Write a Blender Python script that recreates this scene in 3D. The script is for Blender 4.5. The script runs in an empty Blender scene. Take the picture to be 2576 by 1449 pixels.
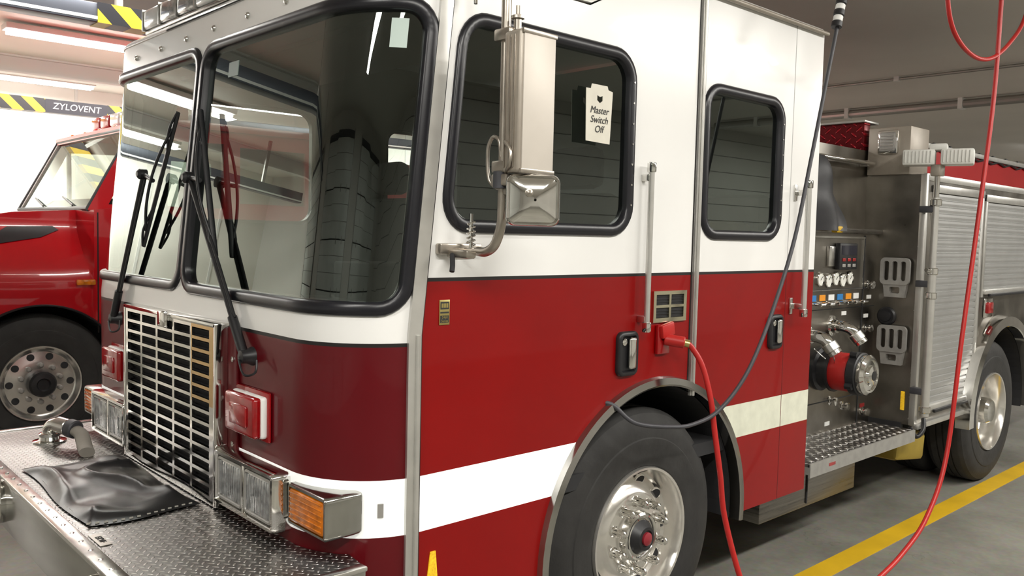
import bpy, bmesh, math, random
from mathutils import Vector, Matrix, geometry
from mathutils import noise as mn
random.seed(3)
PI=math.pi
scene=bpy.context.scene
try:
    scene.view_settings.view_transform='Standard'
except Exception: pass

# ------------------------------------------------------------------ materials
def newmat(name):
    m=bpy.data.materials.new(name); m.use_nodes=True
    nt=m.node_tree; b=nt.nodes['Principled BSDF']
    return m,nt,b
def mat(name,col,rough=.5,metal=0.,coat=0.,noise=0.,nscale=4.,stretch=(1,1,1),bump=0.,bscale=60.,emis=0.,ecol=None,rvar=0.,spec=.5):
    m,nt,b=newmat(name)
    b.inputs['Base Color'].default_value=(*col,1); b.inputs['Roughness'].default_value=rough
    b.inputs['Metallic'].default_value=metal; b.inputs['Specular IOR Level'].default_value=spec
    b.inputs['Coat Weight'].default_value=coat; b.inputs['Coat Roughness'].default_value=.04
    if emis:
        b.inputs['Emission Color'].default_value=(*(ecol or col),1); b.inputs['Emission Strength'].default_value=emis
    tc=nt.nodes.new('ShaderNodeNewGeometry')
    mp=nt.nodes.new('ShaderNodeMapping'); mp.inputs['Scale'].default_value=stretch
    nt.links.new(tc.outputs['Position'],mp.inputs['Vector'])
    n=nt.nodes.new('ShaderNodeTexNoise'); n.inputs['Scale'].default_value=nscale; n.inputs['Detail'].default_value=5
    nt.links.new(mp.outputs[0],n.inputs['Vector'])
    if noise>0:
        r=nt.nodes.new('ShaderNodeMapRange'); r.inputs['From Min'].default_value=.3; r.inputs['From Max'].default_value=.7
        nt.links.new(n.outputs['Fac'],r.inputs['Value'])
        mx=nt.nodes.new('ShaderNodeMix'); mx.data_type='RGBA'
        mx.inputs['A'].default_value=(*[c*(1-noise) for c in col],1); mx.inputs['B'].default_value=(*[min(1,c*(1+noise*.5)) for c in col],1)
        nt.links.new(r.outputs[0],mx.inputs['Factor']); nt.links.new(mx.outputs['Result'],b.inputs['Base Color'])
    if rvar>0:
        r2=nt.nodes.new('ShaderNodeMapRange'); r2.inputs['To Min'].default_value=max(0,rough-rvar); r2.inputs['To Max'].default_value=rough+rvar
        nt.links.new(n.outputs['Fac'],r2.inputs['Value']); nt.links.new(r2.outputs[0],b.inputs['Roughness'])
    if bump>0:
        n2=nt.nodes.new('ShaderNodeTexNoise'); n2.inputs['Scale'].default_value=bscale; n2.inputs['Detail'].default_value=4
        nt.links.new(mp.outputs[0],n2.inputs['Vector'])
        bp=nt.nodes.new('ShaderNodeBump'); bp.inputs['Strength'].default_value=bump; bp.inputs['Distance'].default_value=.01
        nt.links.new(n2.outputs['Fac'],bp.inputs['Height']); nt.links.new(bp.outputs[0],b.inputs['Normal'])
    return m
def math_node(nt,op,a,b=None,c=None):
    n=nt.nodes.new('ShaderNodeMath'); n.operation=op
    for i,v in enumerate((a,b,c)):
        if v is None: continue
        if isinstance(v,(int,float)): n.inputs[i].default_value=v
        else: nt.links.new(v,n.inputs[i])
    return n.outputs[0]
def diamond_mat(name,col=(.5,.5,.5),k=26.,rough=.28,axes=('X','Y'),metal=1.):
    m,nt,b=newmat(name)
    g=nt.nodes.new('ShaderNodeNewGeometry'); s=nt.nodes.new('ShaderNodeSeparateXYZ'); nt.links.new(g.outputs['Position'],s.inputs[0])
    x=s.outputs[axes[0]]; y=s.outputs[axes[1]]
    M=lambda *a: math_node(nt,*a)
    u=M('MULTIPLY',M('ADD',x,y),k); v=M('MULTIPLY',M('SUBTRACT',x,y),k)
    par=M('FLOORED_MODULO',M('ADD',M('FLOOR',u),M('FLOOR',v)),2.)
    fu=M('SUBTRACT',M('FRACT',u),.5); fv=M('SUBTRACT',M('FRACT',v),.5)
    inv=M('SUBTRACT',1.,par)
    a=M('ADD',M('MULTIPLY',fu,inv),M('MULTIPLY',fv,par)); c=M('ADD',M('MULTIPLY',fv,inv),M('MULTIPLY',fu,par))
    q=M('ADD',M('POWER',M('ABSOLUTE',M('DIVIDE',a,.47)),2.),M('POWER',M('ABSOLUTE',M('DIVIDE',c,.17)),2.))
    r=nt.nodes.new('ShaderNodeMapRange'); r.inputs['From Min'].default_value=.3; r.inputs['From Max'].default_value=1.1
    r.inputs['To Min'].default_value=1; r.inputs['To Max'].default_value=0; nt.links.new(q,r.inputs['Value'])
    bp=nt.nodes.new('ShaderNodeBump'); bp.inputs['Strength'].default_value=1.; bp.inputs['Distance'].default_value=.006
    nt.links.new(r.outputs[0],bp.inputs['Height']); nt.links.new(bp.outputs[0],b.inputs['Normal'])
    n=nt.nodes.new('ShaderNodeTexNoise'); n.inputs['Scale'].default_value=6; nt.links.new(g.outputs['Position'],n.inputs['Vector'])
    mx=nt.nodes.new('ShaderNodeMix'); mx.data_type='RGBA'; mx.inputs['A'].default_value=(*[q_*.45 for q_ in col],1); mx.inputs['B'].default_value=(*[q_*.8 for q_ in col],1)
    nt.links.new(n.outputs['Fac'],mx.inputs['Factor'])
    mx2=nt.nodes.new('ShaderNodeMix'); mx2.data_type='RGBA'; nt.links.new(mx.outputs['Result'],mx2.inputs['A']); mx2.inputs['B'].default_value=(*[min(1,q_*1.7) for q_ in col],1)
    nt.links.new(r.outputs[0],mx2.inputs['Factor']); nt.links.new(mx2.outputs['Result'],b.inputs['Base Color'])
    b.inputs['Metallic'].default_value=metal; b.inputs['Roughness'].default_value=rough
    return m
def glass_mat(name,tint=(.35,.4,.38),ior=1.5,boost=1.0,rough=0.0):
    m=bpy.data.materials.new(name); m.use_nodes=True; nt=m.node_tree; nt.nodes.clear()
    o=nt.nodes.new('ShaderNodeOutputMaterial'); t=nt.nodes.new('ShaderNodeBsdfTransparent'); t.inputs[0].default_value=(*tint,1)
    g=nt.nodes.new('ShaderNodeBsdfGlossy'); g.inputs['Roughness'].default_value=rough; g.inputs['Color'].default_value=(.86,.95,.9,1)
    f=nt.nodes.new('ShaderNodeFresnel'); f.inputs['IOR'].default_value=ior
    mu=math_node(nt,'MULTIPLY',f.outputs[0],boost); mu.node.use_clamp=True
    mx=nt.nodes.new('ShaderNodeMixShader'); nt.links.new(mu,mx.inputs[0]); nt.links.new(t.outputs[0],mx.inputs[1]); nt.links.new(g.outputs[0],mx.inputs[2])
    nt.links.new(mx.outputs[0],o.inputs[0]); return m

M_white=mat('white_paint',(.83,.825,.81),.25,coat=.4,noise=.03,nscale=2)
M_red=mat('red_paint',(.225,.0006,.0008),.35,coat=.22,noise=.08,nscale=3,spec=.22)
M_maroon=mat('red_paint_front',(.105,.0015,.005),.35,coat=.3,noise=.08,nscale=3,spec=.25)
M_red2=mat('red_paint_bright',(.42,.003,.008),.28,coat=.6,noise=.06,spec=.3)
M_black=mat('black_rubber',(.012,.012,.014),.42,noise=.2,nscale=20)
M_gask=mat('window_gasket',(.008,.008,.012),.3,noise=.1)
M_tyre=mat('tyre_rubber',(.022,.021,.02),.75,noise=.35,nscale=9,bump=.15,bscale=40)
M_dark=mat('dark_interior',(.02,.02,.022),.8,noise=.2)
M_int=mat('interior_grey',(.05,.05,.05),.8,noise=.2)
M_chrome=mat('chrome',(.76,.75,.72),.08,1.,noise=.08,nscale=12)
M_warmrefl=mat('chrome_warm_reflection',(.62,.42,.20),.2,1.,noise=.1,nscale=12)  # chrome with an orange reflection painted into its base colour
M_alu=mat('polished_aluminium',(.72,.71,.68),.22,1.,noise=.12,nscale=18,rvar=.08)
M_trim=mat('anodised_trim',(.62,.61,.58),.32,.75,noise=.1,nscale=10)
M_rim=mat('polished_wheel',(.82,.80,.76),.2,.9,noise=.08,nscale=14,rvar=.05)
M_cast=mat('cast_aluminium',(.36,.35,.33),.45,.4,noise=.15,nscale=18)
M_steel=mat('brushed_stainless',(.27,.255,.235),.3,1.,noise=.3,nscale=3,stretch=(1,1,30),rvar=.1)
M_steel2=mat('stainless_panel',(.29,.27,.24),.32,1.,noise=.3,nscale=5,rvar=.12)
M_shut=mat('shutter_aluminium',(.50,.50,.49),.38,.75,noise=.08,nscale=4)
M_stripe=mat('reflective_tape',(.92,.93,.91),.35,emis=.4,noise=.02)  # emission stands in for light thrown back by the tape
M_stripe2=mat('reflective_tape_dim',(.66,.67,.55),.4,emis=.04,noise=.12,nscale=14)  # dimmer copy of the tape, where less light is thrown back
M_line=mat('pinstripe',(.01,.008,.008),.4)
M_lens=mat('clear_lens',(.52,.53,.53),.12,.6,coat=.8,noise=.45,nscale=40)
M_amber=mat('amber_lens',(.62,.17,.005),.18,coat=.9,noise=.45,nscale=30,emis=.05)
M_redlens=mat('red_lens',(.30,.004,.006),.18,coat=.5,noise=.2,nscale=30)
M_beige=mat('mirror_shell',(.36,.32,.27),.4,.3,noise=.12,nscale=8)
M_beige2=mat('mirror_glass',(.60,.55,.49),.45,.1,noise=.1,nscale=3)  # beige base colour stands in for the wall mirrored in the glass
M_pole=mat('brushed_tube',(.44,.40,.35),.3,.9,noise=.15,nscale=20)
M_dia=diamond_mat('diamond_plate',(.38,.37,.36),30.,.32)
M_step=diamond_mat('step_tread',(.27,.26,.25),14.,.4)
M_diared=diamond_mat('red_diamond_plate',(.22,.006,.012),14.,.3,('X','Z'),.5)
M_vinyl=mat('black_vinyl',(.009,.009,.010),.33,noise=.2,nscale=8,bump=.05,bscale=30)
M_hose=mat('red_cord',(.42,.012,.010),.4,noise=.1)
M_cable=mat('grey_cable',(.05,.05,.058),.5,noise=.2,nscale=20)
M_glass=glass_mat('windshield_glass',(.36,.40,.38),1.52,2.8)
M_sglass=glass_mat('side_glass',(.22,.25,.25),1.52,2.4)
M_fglass=glass_mat('side_glass_far',(.90,.93,.92),1.5,1.)
M_glass2=glass_mat('far_glass',(.66,.72,.68),1.5,.5)
M_paper=mat('sign_paper',(.68,.65,.56),.6,noise=.06,nscale=15)
M_ink=mat('ink',(.02,.02,.02),.6)
M_yel=mat('yellow_paint',(.60,.37,.01),.5,noise=.15)
M_yeld=mat('yellow_plastic_dirty',(.27,.19,.02),.6,noise=.3)
M_gold=mat('badge_gold',(.6,.5,.2),.3,1.)
M_blue=mat('blue_label',(.03,.2,.5),.4); M_orange=mat('orange_label',(.8,.3,.02),.4); M_whlab=mat('white_label',(.8,.8,.78),.4)
M_tarp=mat('tarp',(.022,.022,.025),.5,noise=.2,bump=.3,bscale=8)
M_gauge=mat('gauge_face',(.75,.75,.7),.3,noise=.05)

# ------------------------------------------------------------------ helpers
col=scene.collection
def empty(name,loc=(0,0,0)):
    e=bpy.data.objects.new(name,None); col.objects.link(e); e.empty_display_size=.2; return e
def mesh_obj(name,verts,faces,mats,parent=None,smooth=False,fm=None,sharp=35):
    me=bpy.data.meshes.new(name); me.from_pydata([tuple(v) for v in verts],[],faces)
    if not isinstance(mats,(list,tuple)): mats=[mats]
    for m in mats: me.materials.append(m)
    if fm:
        for p,i in zip(me.polygons,fm): p.material_index=i
    me.validate(); me.update()
    if smooth:
        for p in me.polygons: p.use_smooth=True
        try: me.set_sharp_from_angle(angle=math.radians(sharp))
        except Exception: pass
    o=bpy.data.objects.new(name,me); col.objects.link(o)
    if parent: o.parent=parent
    return o
def boxes(name,lst,mat_,parent=None,bevel=0.,seg=2,rot=None,piv=None):
    bm=bmesh.new()
    for lo,hi in lst:
        c=[(a+b)/2 for a,b in zip(lo,hi)]; s=[abs(b-a) for a,b in zip(lo,hi)]
        bmesh.ops.create_cube(bm,size=1,matrix=Matrix.Translation(c)@Matrix.Diagonal((*s,1)))
    if bevel>0:
        bmesh.ops.bevel(bm,geom=list(bm.edges),offset=bevel,segments=seg,affect='EDGES',profile=.5)
    if rot is not None:
        p=Vector(piv); T=Matrix.Translation(p)@rot.to_4x4()@Matrix.Translation(-p)
        bmesh.ops.transform(bm,matrix=T,verts=bm.verts)
    me=bpy.data.meshes.new(name); bm.to_mesh(me); bm.free(); me.materials.append(mat_)
    if bevel>0:
        for p in me.polygons: p.use_smooth=True
        me.set_sharp_from_angle(angle=math.radians(40))
    o=bpy.data.objects.new(name,me); col.objects.link(o)
    if parent: o.parent=parent
    return o
def box(name,lo,hi,mat_,parent=None,bevel=0.,**k): return boxes(name,[(lo,hi)],mat_,parent,bevel,**k)
def frame(ax):
    ax=Vector(ax).normalized(); t=Vector((0,0,1)) if abs(ax.z)<.9 else Vector((0,1,0))
    u=t.cross(ax).normalized(); v=ax.cross(u).normalized(); return ax,u,v
def lathe(name,org,axis,prof,mats,parent=None,seg=48,fmat=None,sharp=30,caps=True):
    """prof: list of (radius, height along axis)"""
    ax,u,v=frame(axis); org=Vector(org); V=[];F=[];fm=[]
    for r,h in prof:
        for i in range(seg):
            a=2*PI*i/seg; V.append(org+ax*h+(u*math.cos(a)+v*math.sin(a))*r)
    for j in range(len(prof)-1):
        for i in range(seg):
            a=j*seg+i;b=j*seg+(i+1)%seg
            F.append((a,b,b+seg,a+seg)); fm.append(fmat[j] if fmat else 0)
    if caps and prof[0][0]>1e-4: F.append(tuple(reversed(range(seg)))); fm.append(fmat[0] if fmat else 0)
    if caps and prof[-1][0]>1e-4: F.append(tuple(range((len(prof)-1)*seg,len(prof)*seg))); fm.append(fmat[-1] if fmat else 0)
    return mesh_obj(name,V,F,mats,parent,True,fm,sharp)
def cyl(name,p0,p1,r,mat_,parent=None,seg=24,r1=None,bev=0.):
    p0=Vector(p0);p1=Vector(p1);h=(p1-p0).length; r1=r if r1 is None else r1
    if bev: pr=[(r-bev,0),(r,bev),(r1,h-bev),(r1-bev,h)]
    else: pr=[(r,0),(r1,h)]
    return lathe(name,p0,p1-p0,pr,mat_,parent,seg)
def crom(pts,n=8,cyc=False):
    P=[Vector(p) for p in pts]; out=[]; N=len(P)
    rng=range(N) if cyc else range(N-1)
    for i in rng:
        if cyc: a,b,c,d=P[(i-1)%N],P[i],P[(i+1)%N],P[(i+2)%N]
        else: a,b,c,d=P[max(i-1,0)],P[i],P[i+1],P[min(i+2,N-1)]
        for k in range(n):
            t=k/n; out.append(.5*((2*b)+(c-a)*t+(2*a-5*b+4*c-d)*t*t+(-a+3*b-3*c+d)*t**3))
    if not cyc: out.append(P[-1])
    return out
def tube(name,pts,r,mat_,parent=None,seg=12,n=8,smooth=True,cyc=False,flat=1.):
    P=crom(pts,n,cyc) if smooth else [Vector(p) for p in pts]
    N=len(P);V=[];F=[]
    T=[(P[min(i+1,N-1)]-P[max(i-1,0)]).normalized() if not cyc else (P[(i+1)%N]-P[(i-1)%N]).normalized() for i in range(N)]
    _,u,_=frame(T[0]); 
    for i in range(N):
        u=(u-T[i]*u.dot(T[i])).normalized(); v=T[i].cross(u)
        for k in range(seg):
            a=2*PI*k/seg; V.append(P[i]+u*math.cos(a)*r+v*math.sin(a)*r*flat)
    for i in range(N if cyc else N-1):
        for k in range(seg):
            a=i*seg+k;b=i*seg+(k+1)%seg;c=((i+1)%N)*seg+(k+1)%seg;d=((i+1)%N)*seg+k
            F.append((a,b,c,d))
    if not cyc: F.append(tuple(reversed(range(seg)))); F.append(tuple(range((N-1)*seg,N*seg)))
    return mesh_obj(name,V,F,mat_,parent,True,None,50)
def inpoly(p,poly):
    x,y=p;c=False;n=len(poly)
    for i in range(n):
        x1,y1=poly[i];x2,y2=poly[i-1]
        if (y1>y)!=(y2>y) and x<(x2-x1)*(y-y1)/(y2-y1)+x1: c=not c
    return c
def panel(name,outline,holes,mapf,mats,matf=None,cuts=(),thick=0.,inner=0,parent=None,flip=False,smooth=True,sharp=30):
    pts=[];ed=[]
    def loop(L):
        b=len(pts)
        for i,p in enumerate(L): pts.append(Vector(p)); ed.append((b+i,b+(i+1)%len(L)))
    loop(outline)
    for h in holes: loop(h)
    for c in cuts:
        b=len(pts); pts.append(Vector(c[0])); pts.append(Vector(c[1])); ed.append((b,b+1))
    vs,es,fs,_,_,_=geometry.delaunay_2d_cdt(pts,ed,[],0,1e-5)
    keep=[];fm=[]
    for f in fs:
        cx=sum(vs[i].x for i in f)/len(f); cy=sum(vs[i].y for i in f)/len(f)
        if inpoly((cx,cy),outline) and not any(inpoly((cx,cy),h) for h in holes):
            keep.append(tuple(f)); fm.append(matf(cx,cy) if matf else 0)
    V=[mapf(v.x,v.y,0.) for v in vs]; F=[f if not flip else tuple(reversed(f)) for f in keep]
    if thick:
        n=len(vs); V+= [mapf(v.x,v.y,thick) for v in vs]
        cnt={}
        for f in F:
            for i in range(len(f)):
                a,b=f[i],f[(i+1)%len(f)]; cnt[(a,b)]=1
        F2=[tuple(reversed([i+n for i in f])) for f in F]
        rim=[(b,a,a+n,b+n) for (a,b) in cnt if (b,a) not in cnt]
        fm=fm+[inner]*len(F2)+[inner]*len(rim); F=F+F2+rim
    used=sorted({i for f in F for i in f}); mp={u:i for i,u in enumerate(used)}
    V=[V[u] for u in used]; F=[tuple(mp[i] for i in f) for f in F]
    return mesh_obj(name,V,F,mats,parent,smooth,fm,sharp)
def rr(x0,x1,z0,z1,r,e=0.,ns=1,nc=7):
    """rounded rectangle, ccw, e = outward offset"""
    x0-=e;x1+=e;z0-=e;z1+=e;r=max(r+e,.002)
    C=[(x1-r,z1-r,0),(x0+r,z1-r,90),(x0+r,z0+r,180),(x1-r,z0+r,270)]
    out=[]
    for k,(cx,cz,a0) in enumerate(C):
        arc=[(cx+r*math.cos(math.radians(a0+90*i/nc)),cz+r*math.sin(math.radians(a0+90*i/nc))) for i in range(nc+1)]
        out+=arc
        nx=C[(k+1)%4]; a=math.radians(nx[2]); q=(nx[0]+r*math.cos(a),nx[1]+r*math.sin(a)); p=arc[-1]
        n=ns if k in(0,2) else 6
        for i in range(1,n): out.append((p[0]+(q[0]-p[0])*i/n,p[1]+(q[1]-p[1])*i/n))
    return out
def loft2d(name,rings,mat_,parent=None):
    V=[];F=[];n=len(rings[0])
    for r in rings: V+=r
    for j in range(len(rings)-1):
        for i in range(n):
            a=j*n+i;b=j*n+(i+1)%n; F.append((a,b,b+n,a+n))
    return mesh_obj(name,V,F,mat_,parent,True,None,50)
def text(name,body,size,loc,rot,mat_,parent,shear=0.,align='CENTER',ext=.0008,line=1.0):
    cu=bpy.data.curves.new(name,'FONT'); cu.body=body; cu.size=size; cu.align_x=align; cu.align_y='CENTER'; cu.extrude=ext; cu.shear=shear; cu.space_line=line
    o=bpy.data.objects.new(name,cu); col.objects.link(o); o.location=loc; o.rotation_euler=rot; cu.materials.append(mat_)
    if parent: o.parent=parent
    return o
FX=(PI/2,0,PI/2)   # text facing +X
def plate_x(name,outline,holes,x,thick,mats,parent,cuts=()):   # plate facing +X
    return panel(name,outline,holes,lambda s,z,o:(x-o,s,z),mats,thick=thick,parent=parent,cuts=cuts)
def plate_y(name,outline,holes,y,thick,mats,parent):            # plate facing -Y
    return panel(name,outline,holes,lambda s,z,o:(s,y+o,z),mats,thick=thick,parent=parent)

# ================================================================== ROOM
XL,XR,YF,YB,ZC=-12.,7.,-5.5,22.,3.8
def floor_mat():
    m,nt,b=newmat('concrete_floor'); g=nt.nodes.new('ShaderNodeNewGeometry')
    n=nt.nodes.new('ShaderNodeTexNoise'); n.inputs['Scale'].default_value=1.3; n.inputs['Detail'].default_value=8; n.inputs['Roughness'].default_value=.65
    n2=nt.nodes.new('ShaderNodeTexNoise'); n2.inputs['Scale'].default_value=30; n2.inputs['Detail'].default_value=6
    v=nt.nodes.new('ShaderNodeTexVoronoi'); v.feature='DISTANCE_TO_EDGE'; v.inputs['Scale'].default_value=.4
    w=nt.nodes.new('ShaderNodeTexNoise'); w.inputs['Scale'].default_value=2.5; w.inputs['Detail'].default_value=8
    for q in(n,n2,w): nt.links.new(g.outputs['Position'],q.inputs['Vector'])
    ad=nt.nodes.new('ShaderNodeVectorMath'); ad.operation='MULTIPLY_ADD'; nt.links.new(w.outputs['Color'],ad.inputs[0]); ad.inputs[1].default_value=(1.6,1.6,0); nt.links.new(g.outputs['Position'],ad.inputs[2]); nt.links.new(ad.outputs[0],v.inputs['Vector'])
    cr=nt.nodes.new('ShaderNodeValToRGB'); e=cr.color_ramp.elements
    e[0].position=.25; e[0].color=(.14,.135,.112,1); e[1].position=.75; e[1].color=(.31,.30,.26,1)
    nt.links.new(n.outputs['Fac'],cr.inputs[0])
    mx=nt.nodes.new('ShaderNodeMix'); mx.data_type='RGBA'; mx.blend_type='MULTIPLY'; mx.inputs['Factor'].default_value=.45
    nt.links.new(cr.outputs[0],mx.inputs['A']); nt.links.new(n2.outputs['Color'],mx.inputs['B'])
    r=nt.nodes.new('ShaderNodeMapRange'); r.inputs['From Max'].default_value=.003; nt.links.new(v.outputs['Distance'],r.inputs['Value'])
    r.inputs['To Min'].default_value=.6
    mx2=nt.nodes.new('ShaderNodeMix'); mx2.data_type='RGBA'; nt.links.new(r.outputs[0],mx2.inputs['Factor']); mx2.inputs['A'].default_value=(.05,.05,.04,1); nt.links.new(mx.outputs['Result'],mx2.inputs['B'])
    nt.links.new(mx2.outputs['Result'],b.inputs['Base Color']); b.inputs['Roughness'].default_value=.55
    return m
M_floor=floor_mat()
M_wall=mat('wall_paint',(.78,.76,.71),.6,noise=.05,nscale=.8)
M_wallr=mat('wall_paint_cream',(.58,.57,.53),.6,noise=.08,nscale=.8)
M_ceil=mat('ceiling_paint',(.76,.73,.68),.7,noise=.06,nscale=.7)
M_trimw=mat('white_trim',(.7,.7,.68),.5)
box('floor',(XL,YF,-.1),(XR,YB,0),M_floor)
box('ceiling',(XL,YF,ZC),(XR,YB,ZC+.1),M_ceil)
box('wall_left',(XL-.1,YF,0),(XL,YB,ZC),M_wall)
box('wall_right',(XR,YF,0),(XR+.1,YB,ZC),M_wallr)
box('wall_front',(XL,YF-.1,0),(XR,YF,ZC),M_wallr)
box('wall_back',(XL,YB,0),(XR,YB+.1,ZC),M_wall)
boxes('trim_1',[((XL,YF+.8+1.22*i,0.1),(XL+.015,YF+.84+1.22*i,ZC)) for i in range(20)],M_trimw)
M_groove=mat('plank_groove',(.20,.195,.18),.7)
boxes('trim_2',[((XR-.004,YF,.3+.3*i),(XR,YB,.312+.3*i)) for i in range(12)],M_groove)
boxes('trim_3',[((XL,YF,.3+.6*i),(XL+.004,YB,.310+.6*i)) for i in range(3)],M_groove)
M_door=mat('door_panel',(.60,.62,.59),.5,noise=.12,nscale=1.2); M_dgap=mat('door_seam',(.08,.08,.08),.7)
for i,cx in enumerate((-10.0,-6.3,-1.2,3.9)):
    if i==0: continue
    e=empty('door_%d'%i)
    box('frame',(cx-1.95,YF,0),(cx+1.95,YF+.03,3.6),M_dgap,e)
    boxes('sections',[((cx-1.90,YF+.03,.02+.5*k),(cx+1.90,YF+.08,.508+.5*k)) for k in range(7)],M_door,e,.006)
    boxes('section_ribs',[((cx-1.90,YF+.08,.02+.5*k+.166*j),(cx+1.90,YF+.081,.026+.5*k+.166*j)) for k in range(7) for j in(1,2)],M_groove,e)
    boxes('tracks',[((cx+s*1.93-.03,YF+.05,0),(cx+s*1.93+.03,YF+.13,3.6)) for s in(-1,1)],M_cast,e)
    boxes('hinges',[((cx+dx-.03,YF+.08,.47+.5*k),(cx+dx+.03,YF+.09,.55+.5*k)) for k in range(6) for dx in(-1.5,-.5,.5,1.5)],M_cast,e)
fl=empty('floor_marking')
box('line',(-.07,2.2,0.0),(.06,9.5,.003),M_yel,fl)
box('cross_line',(.06,6.35,0.0),(2.4,6.47,.003),M_yel,fl)

M_tube=mat('lamp_tube',(1,1,1),.5,emis=9.,ecol=(1,.98,.94))
M_tubeb=mat('lamp_tube_bright',(1,1,1),.5,emis=26.,ecol=(1,.98,.94))
M_fix=mat('fixture_white',(.8,.8,.78),.4)
def fixture(x,y,power,L=2.4,z=ZC,m=M_tube):
    e=empty('fluorescent_light_fixture')
    box('housing',(x-.11,y-L/2,z-.09),(x+.11,y+L/2,z-.03),M_fix,e,.01)
    boxes('hangers',[((x-.02,y+s*L*.35-.02,z-.03),(x+.02,y+s*L*.35+.02,z)) for s in(-1,1)],M_fix,e)
    for s in(-1,1): cyl('tube',(x+s*.055,y-L/2+.03,z-.115),(x+s*.055,y+L/2-.03,z-.115),.018,m,e,10)
    l=bpy.data.lights.new('lamp','AREA'); l.shape='RECTANGLE'; l.size=.25; l.size_y=L; l.energy=power; l.color=(1,.968,.905)
    o=bpy.data.objects.new('lamp',l); col.objects.link(o); o.location=(x,y,z-.15); o.parent=e
for y in(-.6,2.8,5.8,9.5): fixture(2.9,y,140)
for y in(-2.6,): fixture(1.2,y,80)
fixture(-3.4,.8,65); fixture(-3.4,19,80)
for y in(-1.6,2.,5.6,10): fixture(-7.8,y,130,m=M_tubeb)
for y in(-2.2,1.4,5.0,9): fixture(-11,y,170,m=M_tubeb)
fixture(4.5,13,120)

def pipe(name,p0,p1,r,m):
    e=empty(name); cyl('run',p0,p1,r,m,e,12)
    n=int((Vector(p1)-Vector(p0)).length/1.8)+1
    for i in range(n):
        c=Vector(p0).lerp(Vector(p1),(i+.5)/n)
        box('strap',(c.x-.03,c.y-r-.012,c.z-r-.01),(c.x+.03,c.y+r+.012,ZC),M_fix,e)
M_cond=mat('galvanised',(.45,.44,.42),.4,.8,noise=.1)
pipe('ceiling_conduit',(-11.5,9.3,ZC-.03),(6.5,9.3,ZC-.03),.018,M_cond)
pipe('ceiling_pipe',(-11.5,11.4,ZC-.08),(6.5,11.4,ZC-.08),.06,M_cond)

def chev_mat():
    m,nt,b=newmat('chevron_tape'); g=nt.nodes.new('ShaderNodeNewGeometry'); s=nt.nodes.new('ShaderNodeSeparateXYZ'); nt.links.new(g.outputs['Position'],s.inputs[0])
    f=math_node(nt,'FRACT',math_node(nt,'MULTIPLY',math_node(nt,'ADD',s.outputs['Y'],s.outputs['Z']),4.2))
    st=math_node(nt,'GREATER_THAN',f,.5)
    mx=nt.nodes.new('ShaderNodeMix'); mx.data_type='RGBA'; nt.links.new(st,mx.inputs['Factor']); mx.inputs['A'].default_value=(.02,.02,.025,1); mx.inputs['B'].default_value=(.62,.45,.03,1)
    nt.links.new(mx.outputs['Result'],b.inputs['Base Color']); b.inputs['Roughness'].default_value=.4; return m
M_chev=chev_mat(); M_rail=mat('rail_alu',(.12,.13,.16),.4,.6); M_raild=mat('rail_dark',(.02,.02,.03),.5)
def rail(x,y0,y1,z,h,chevs,dark=None):
    e=empty('exhaust_extraction_rail')
    box('channel',(x-.09,y0,z-h/2),(x+.07,y1,z+h/2),M_rail,e,.008)
    boxes('slot',[((x+.07,y0,z-h/2+.015),(x+.072,y1,z-h/2+.035))],M_fix,e)
    for a,b in chevs: box('chevron_band',(x-.092,a,z-h/2-.003),(x+.076,b,z+h/2+.003),M_chev,e)
    if dark: box('name_band',(x+.07,dark[0],z-h/2),(x+.078,dark[1],z+h/2),M_raild,e)
    y=y0+.6
    while y<y1:
        box('hanger',(x-.02,y-.02,z+h/2),(x+.02,y+.02,ZC),M_cond,e); y+=2.4
    return e
e=rail(-9.,-4.5,9.,3.13,.15,[(-1.2,1.45),(2.13,2.9)],(1.45,2.13))
text('name_text','ZYLOVENT',.105,(-8.918,1.79,3.13),FX,M_whlab,e,shear=.15)
rail(-3.75,-4.8,.95,3.1,.12,[(.45,.955)])
for x in(-5.6,-9.8):
    e=empty('ceiling_beam'); boxes('flanges',[((x-.08,YF,ZC-.02),(x+.08,YB,ZC)),((x-.08,YF,ZC-.22),(x+.08,YB,ZC-.2)),((x-.01,YF,ZC-.2),(x+.01,YB,ZC-.02))],M_trimw,e)

# ================================================================== MAIN TRUCK
truck=empty('fire_truck')
YR=2.73
S1,S2,S3=-.1712,-1.9912,-2.4624
def cmap(s,z,o):
    R=.3
    if s>=.3: x,y=-o,s
    elif s>S1:
        th=(.3-s)/R; x=-.3+(R-o)*math.cos(th); y=.3-(R-o)*math.sin(th)
    elif s>=S2: x=-.3-(S1-s); y=o
    elif s>S3:
        th=(S2-s)/R; x=-2.12-(R-o)*math.sin(th); y=.3-(R-o)*math.cos(th)
    else: x=-2.42+o; y=.3+(S3-s)
    w=1. if y<=.3 else max(0.,(1.1-y)/.8)
    return (x,y+.1*max(0.,z-1.45)*w,z)
far=lambda y:-2.1624-y
AC,AZ,AR=1.48,.54,.625
def arcs(a0,a1,n=32,R=AR,c=(AC,AZ)): return [(c[0]+R*math.cos(math.radians(a0+(a1-a0)*i/n)),c[1]+R*math.sin(math.radians(a0+(a1-a0)*i/n))) for i in range(n+1)]
near_arch=arcs(183.7,-3.7)
outline=[(YR,.5),(YR,2.79),(1.4,2.79),(1.0,2.60),(far(1.0),2.60),(far(1.4),2.79),(far(YR),2.79),(far(YR),.5)]
fa=[(far(y),z) for y,z in arcs(-3.7,183.7)]
outline+=fa+near_arch
WZ0,WZ1=1.53,2.465
W1=(.335,1.262,1.79,2.455,.1,2); W2_=(1.755,2.36,1.785,2.41,.09,2)
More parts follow.
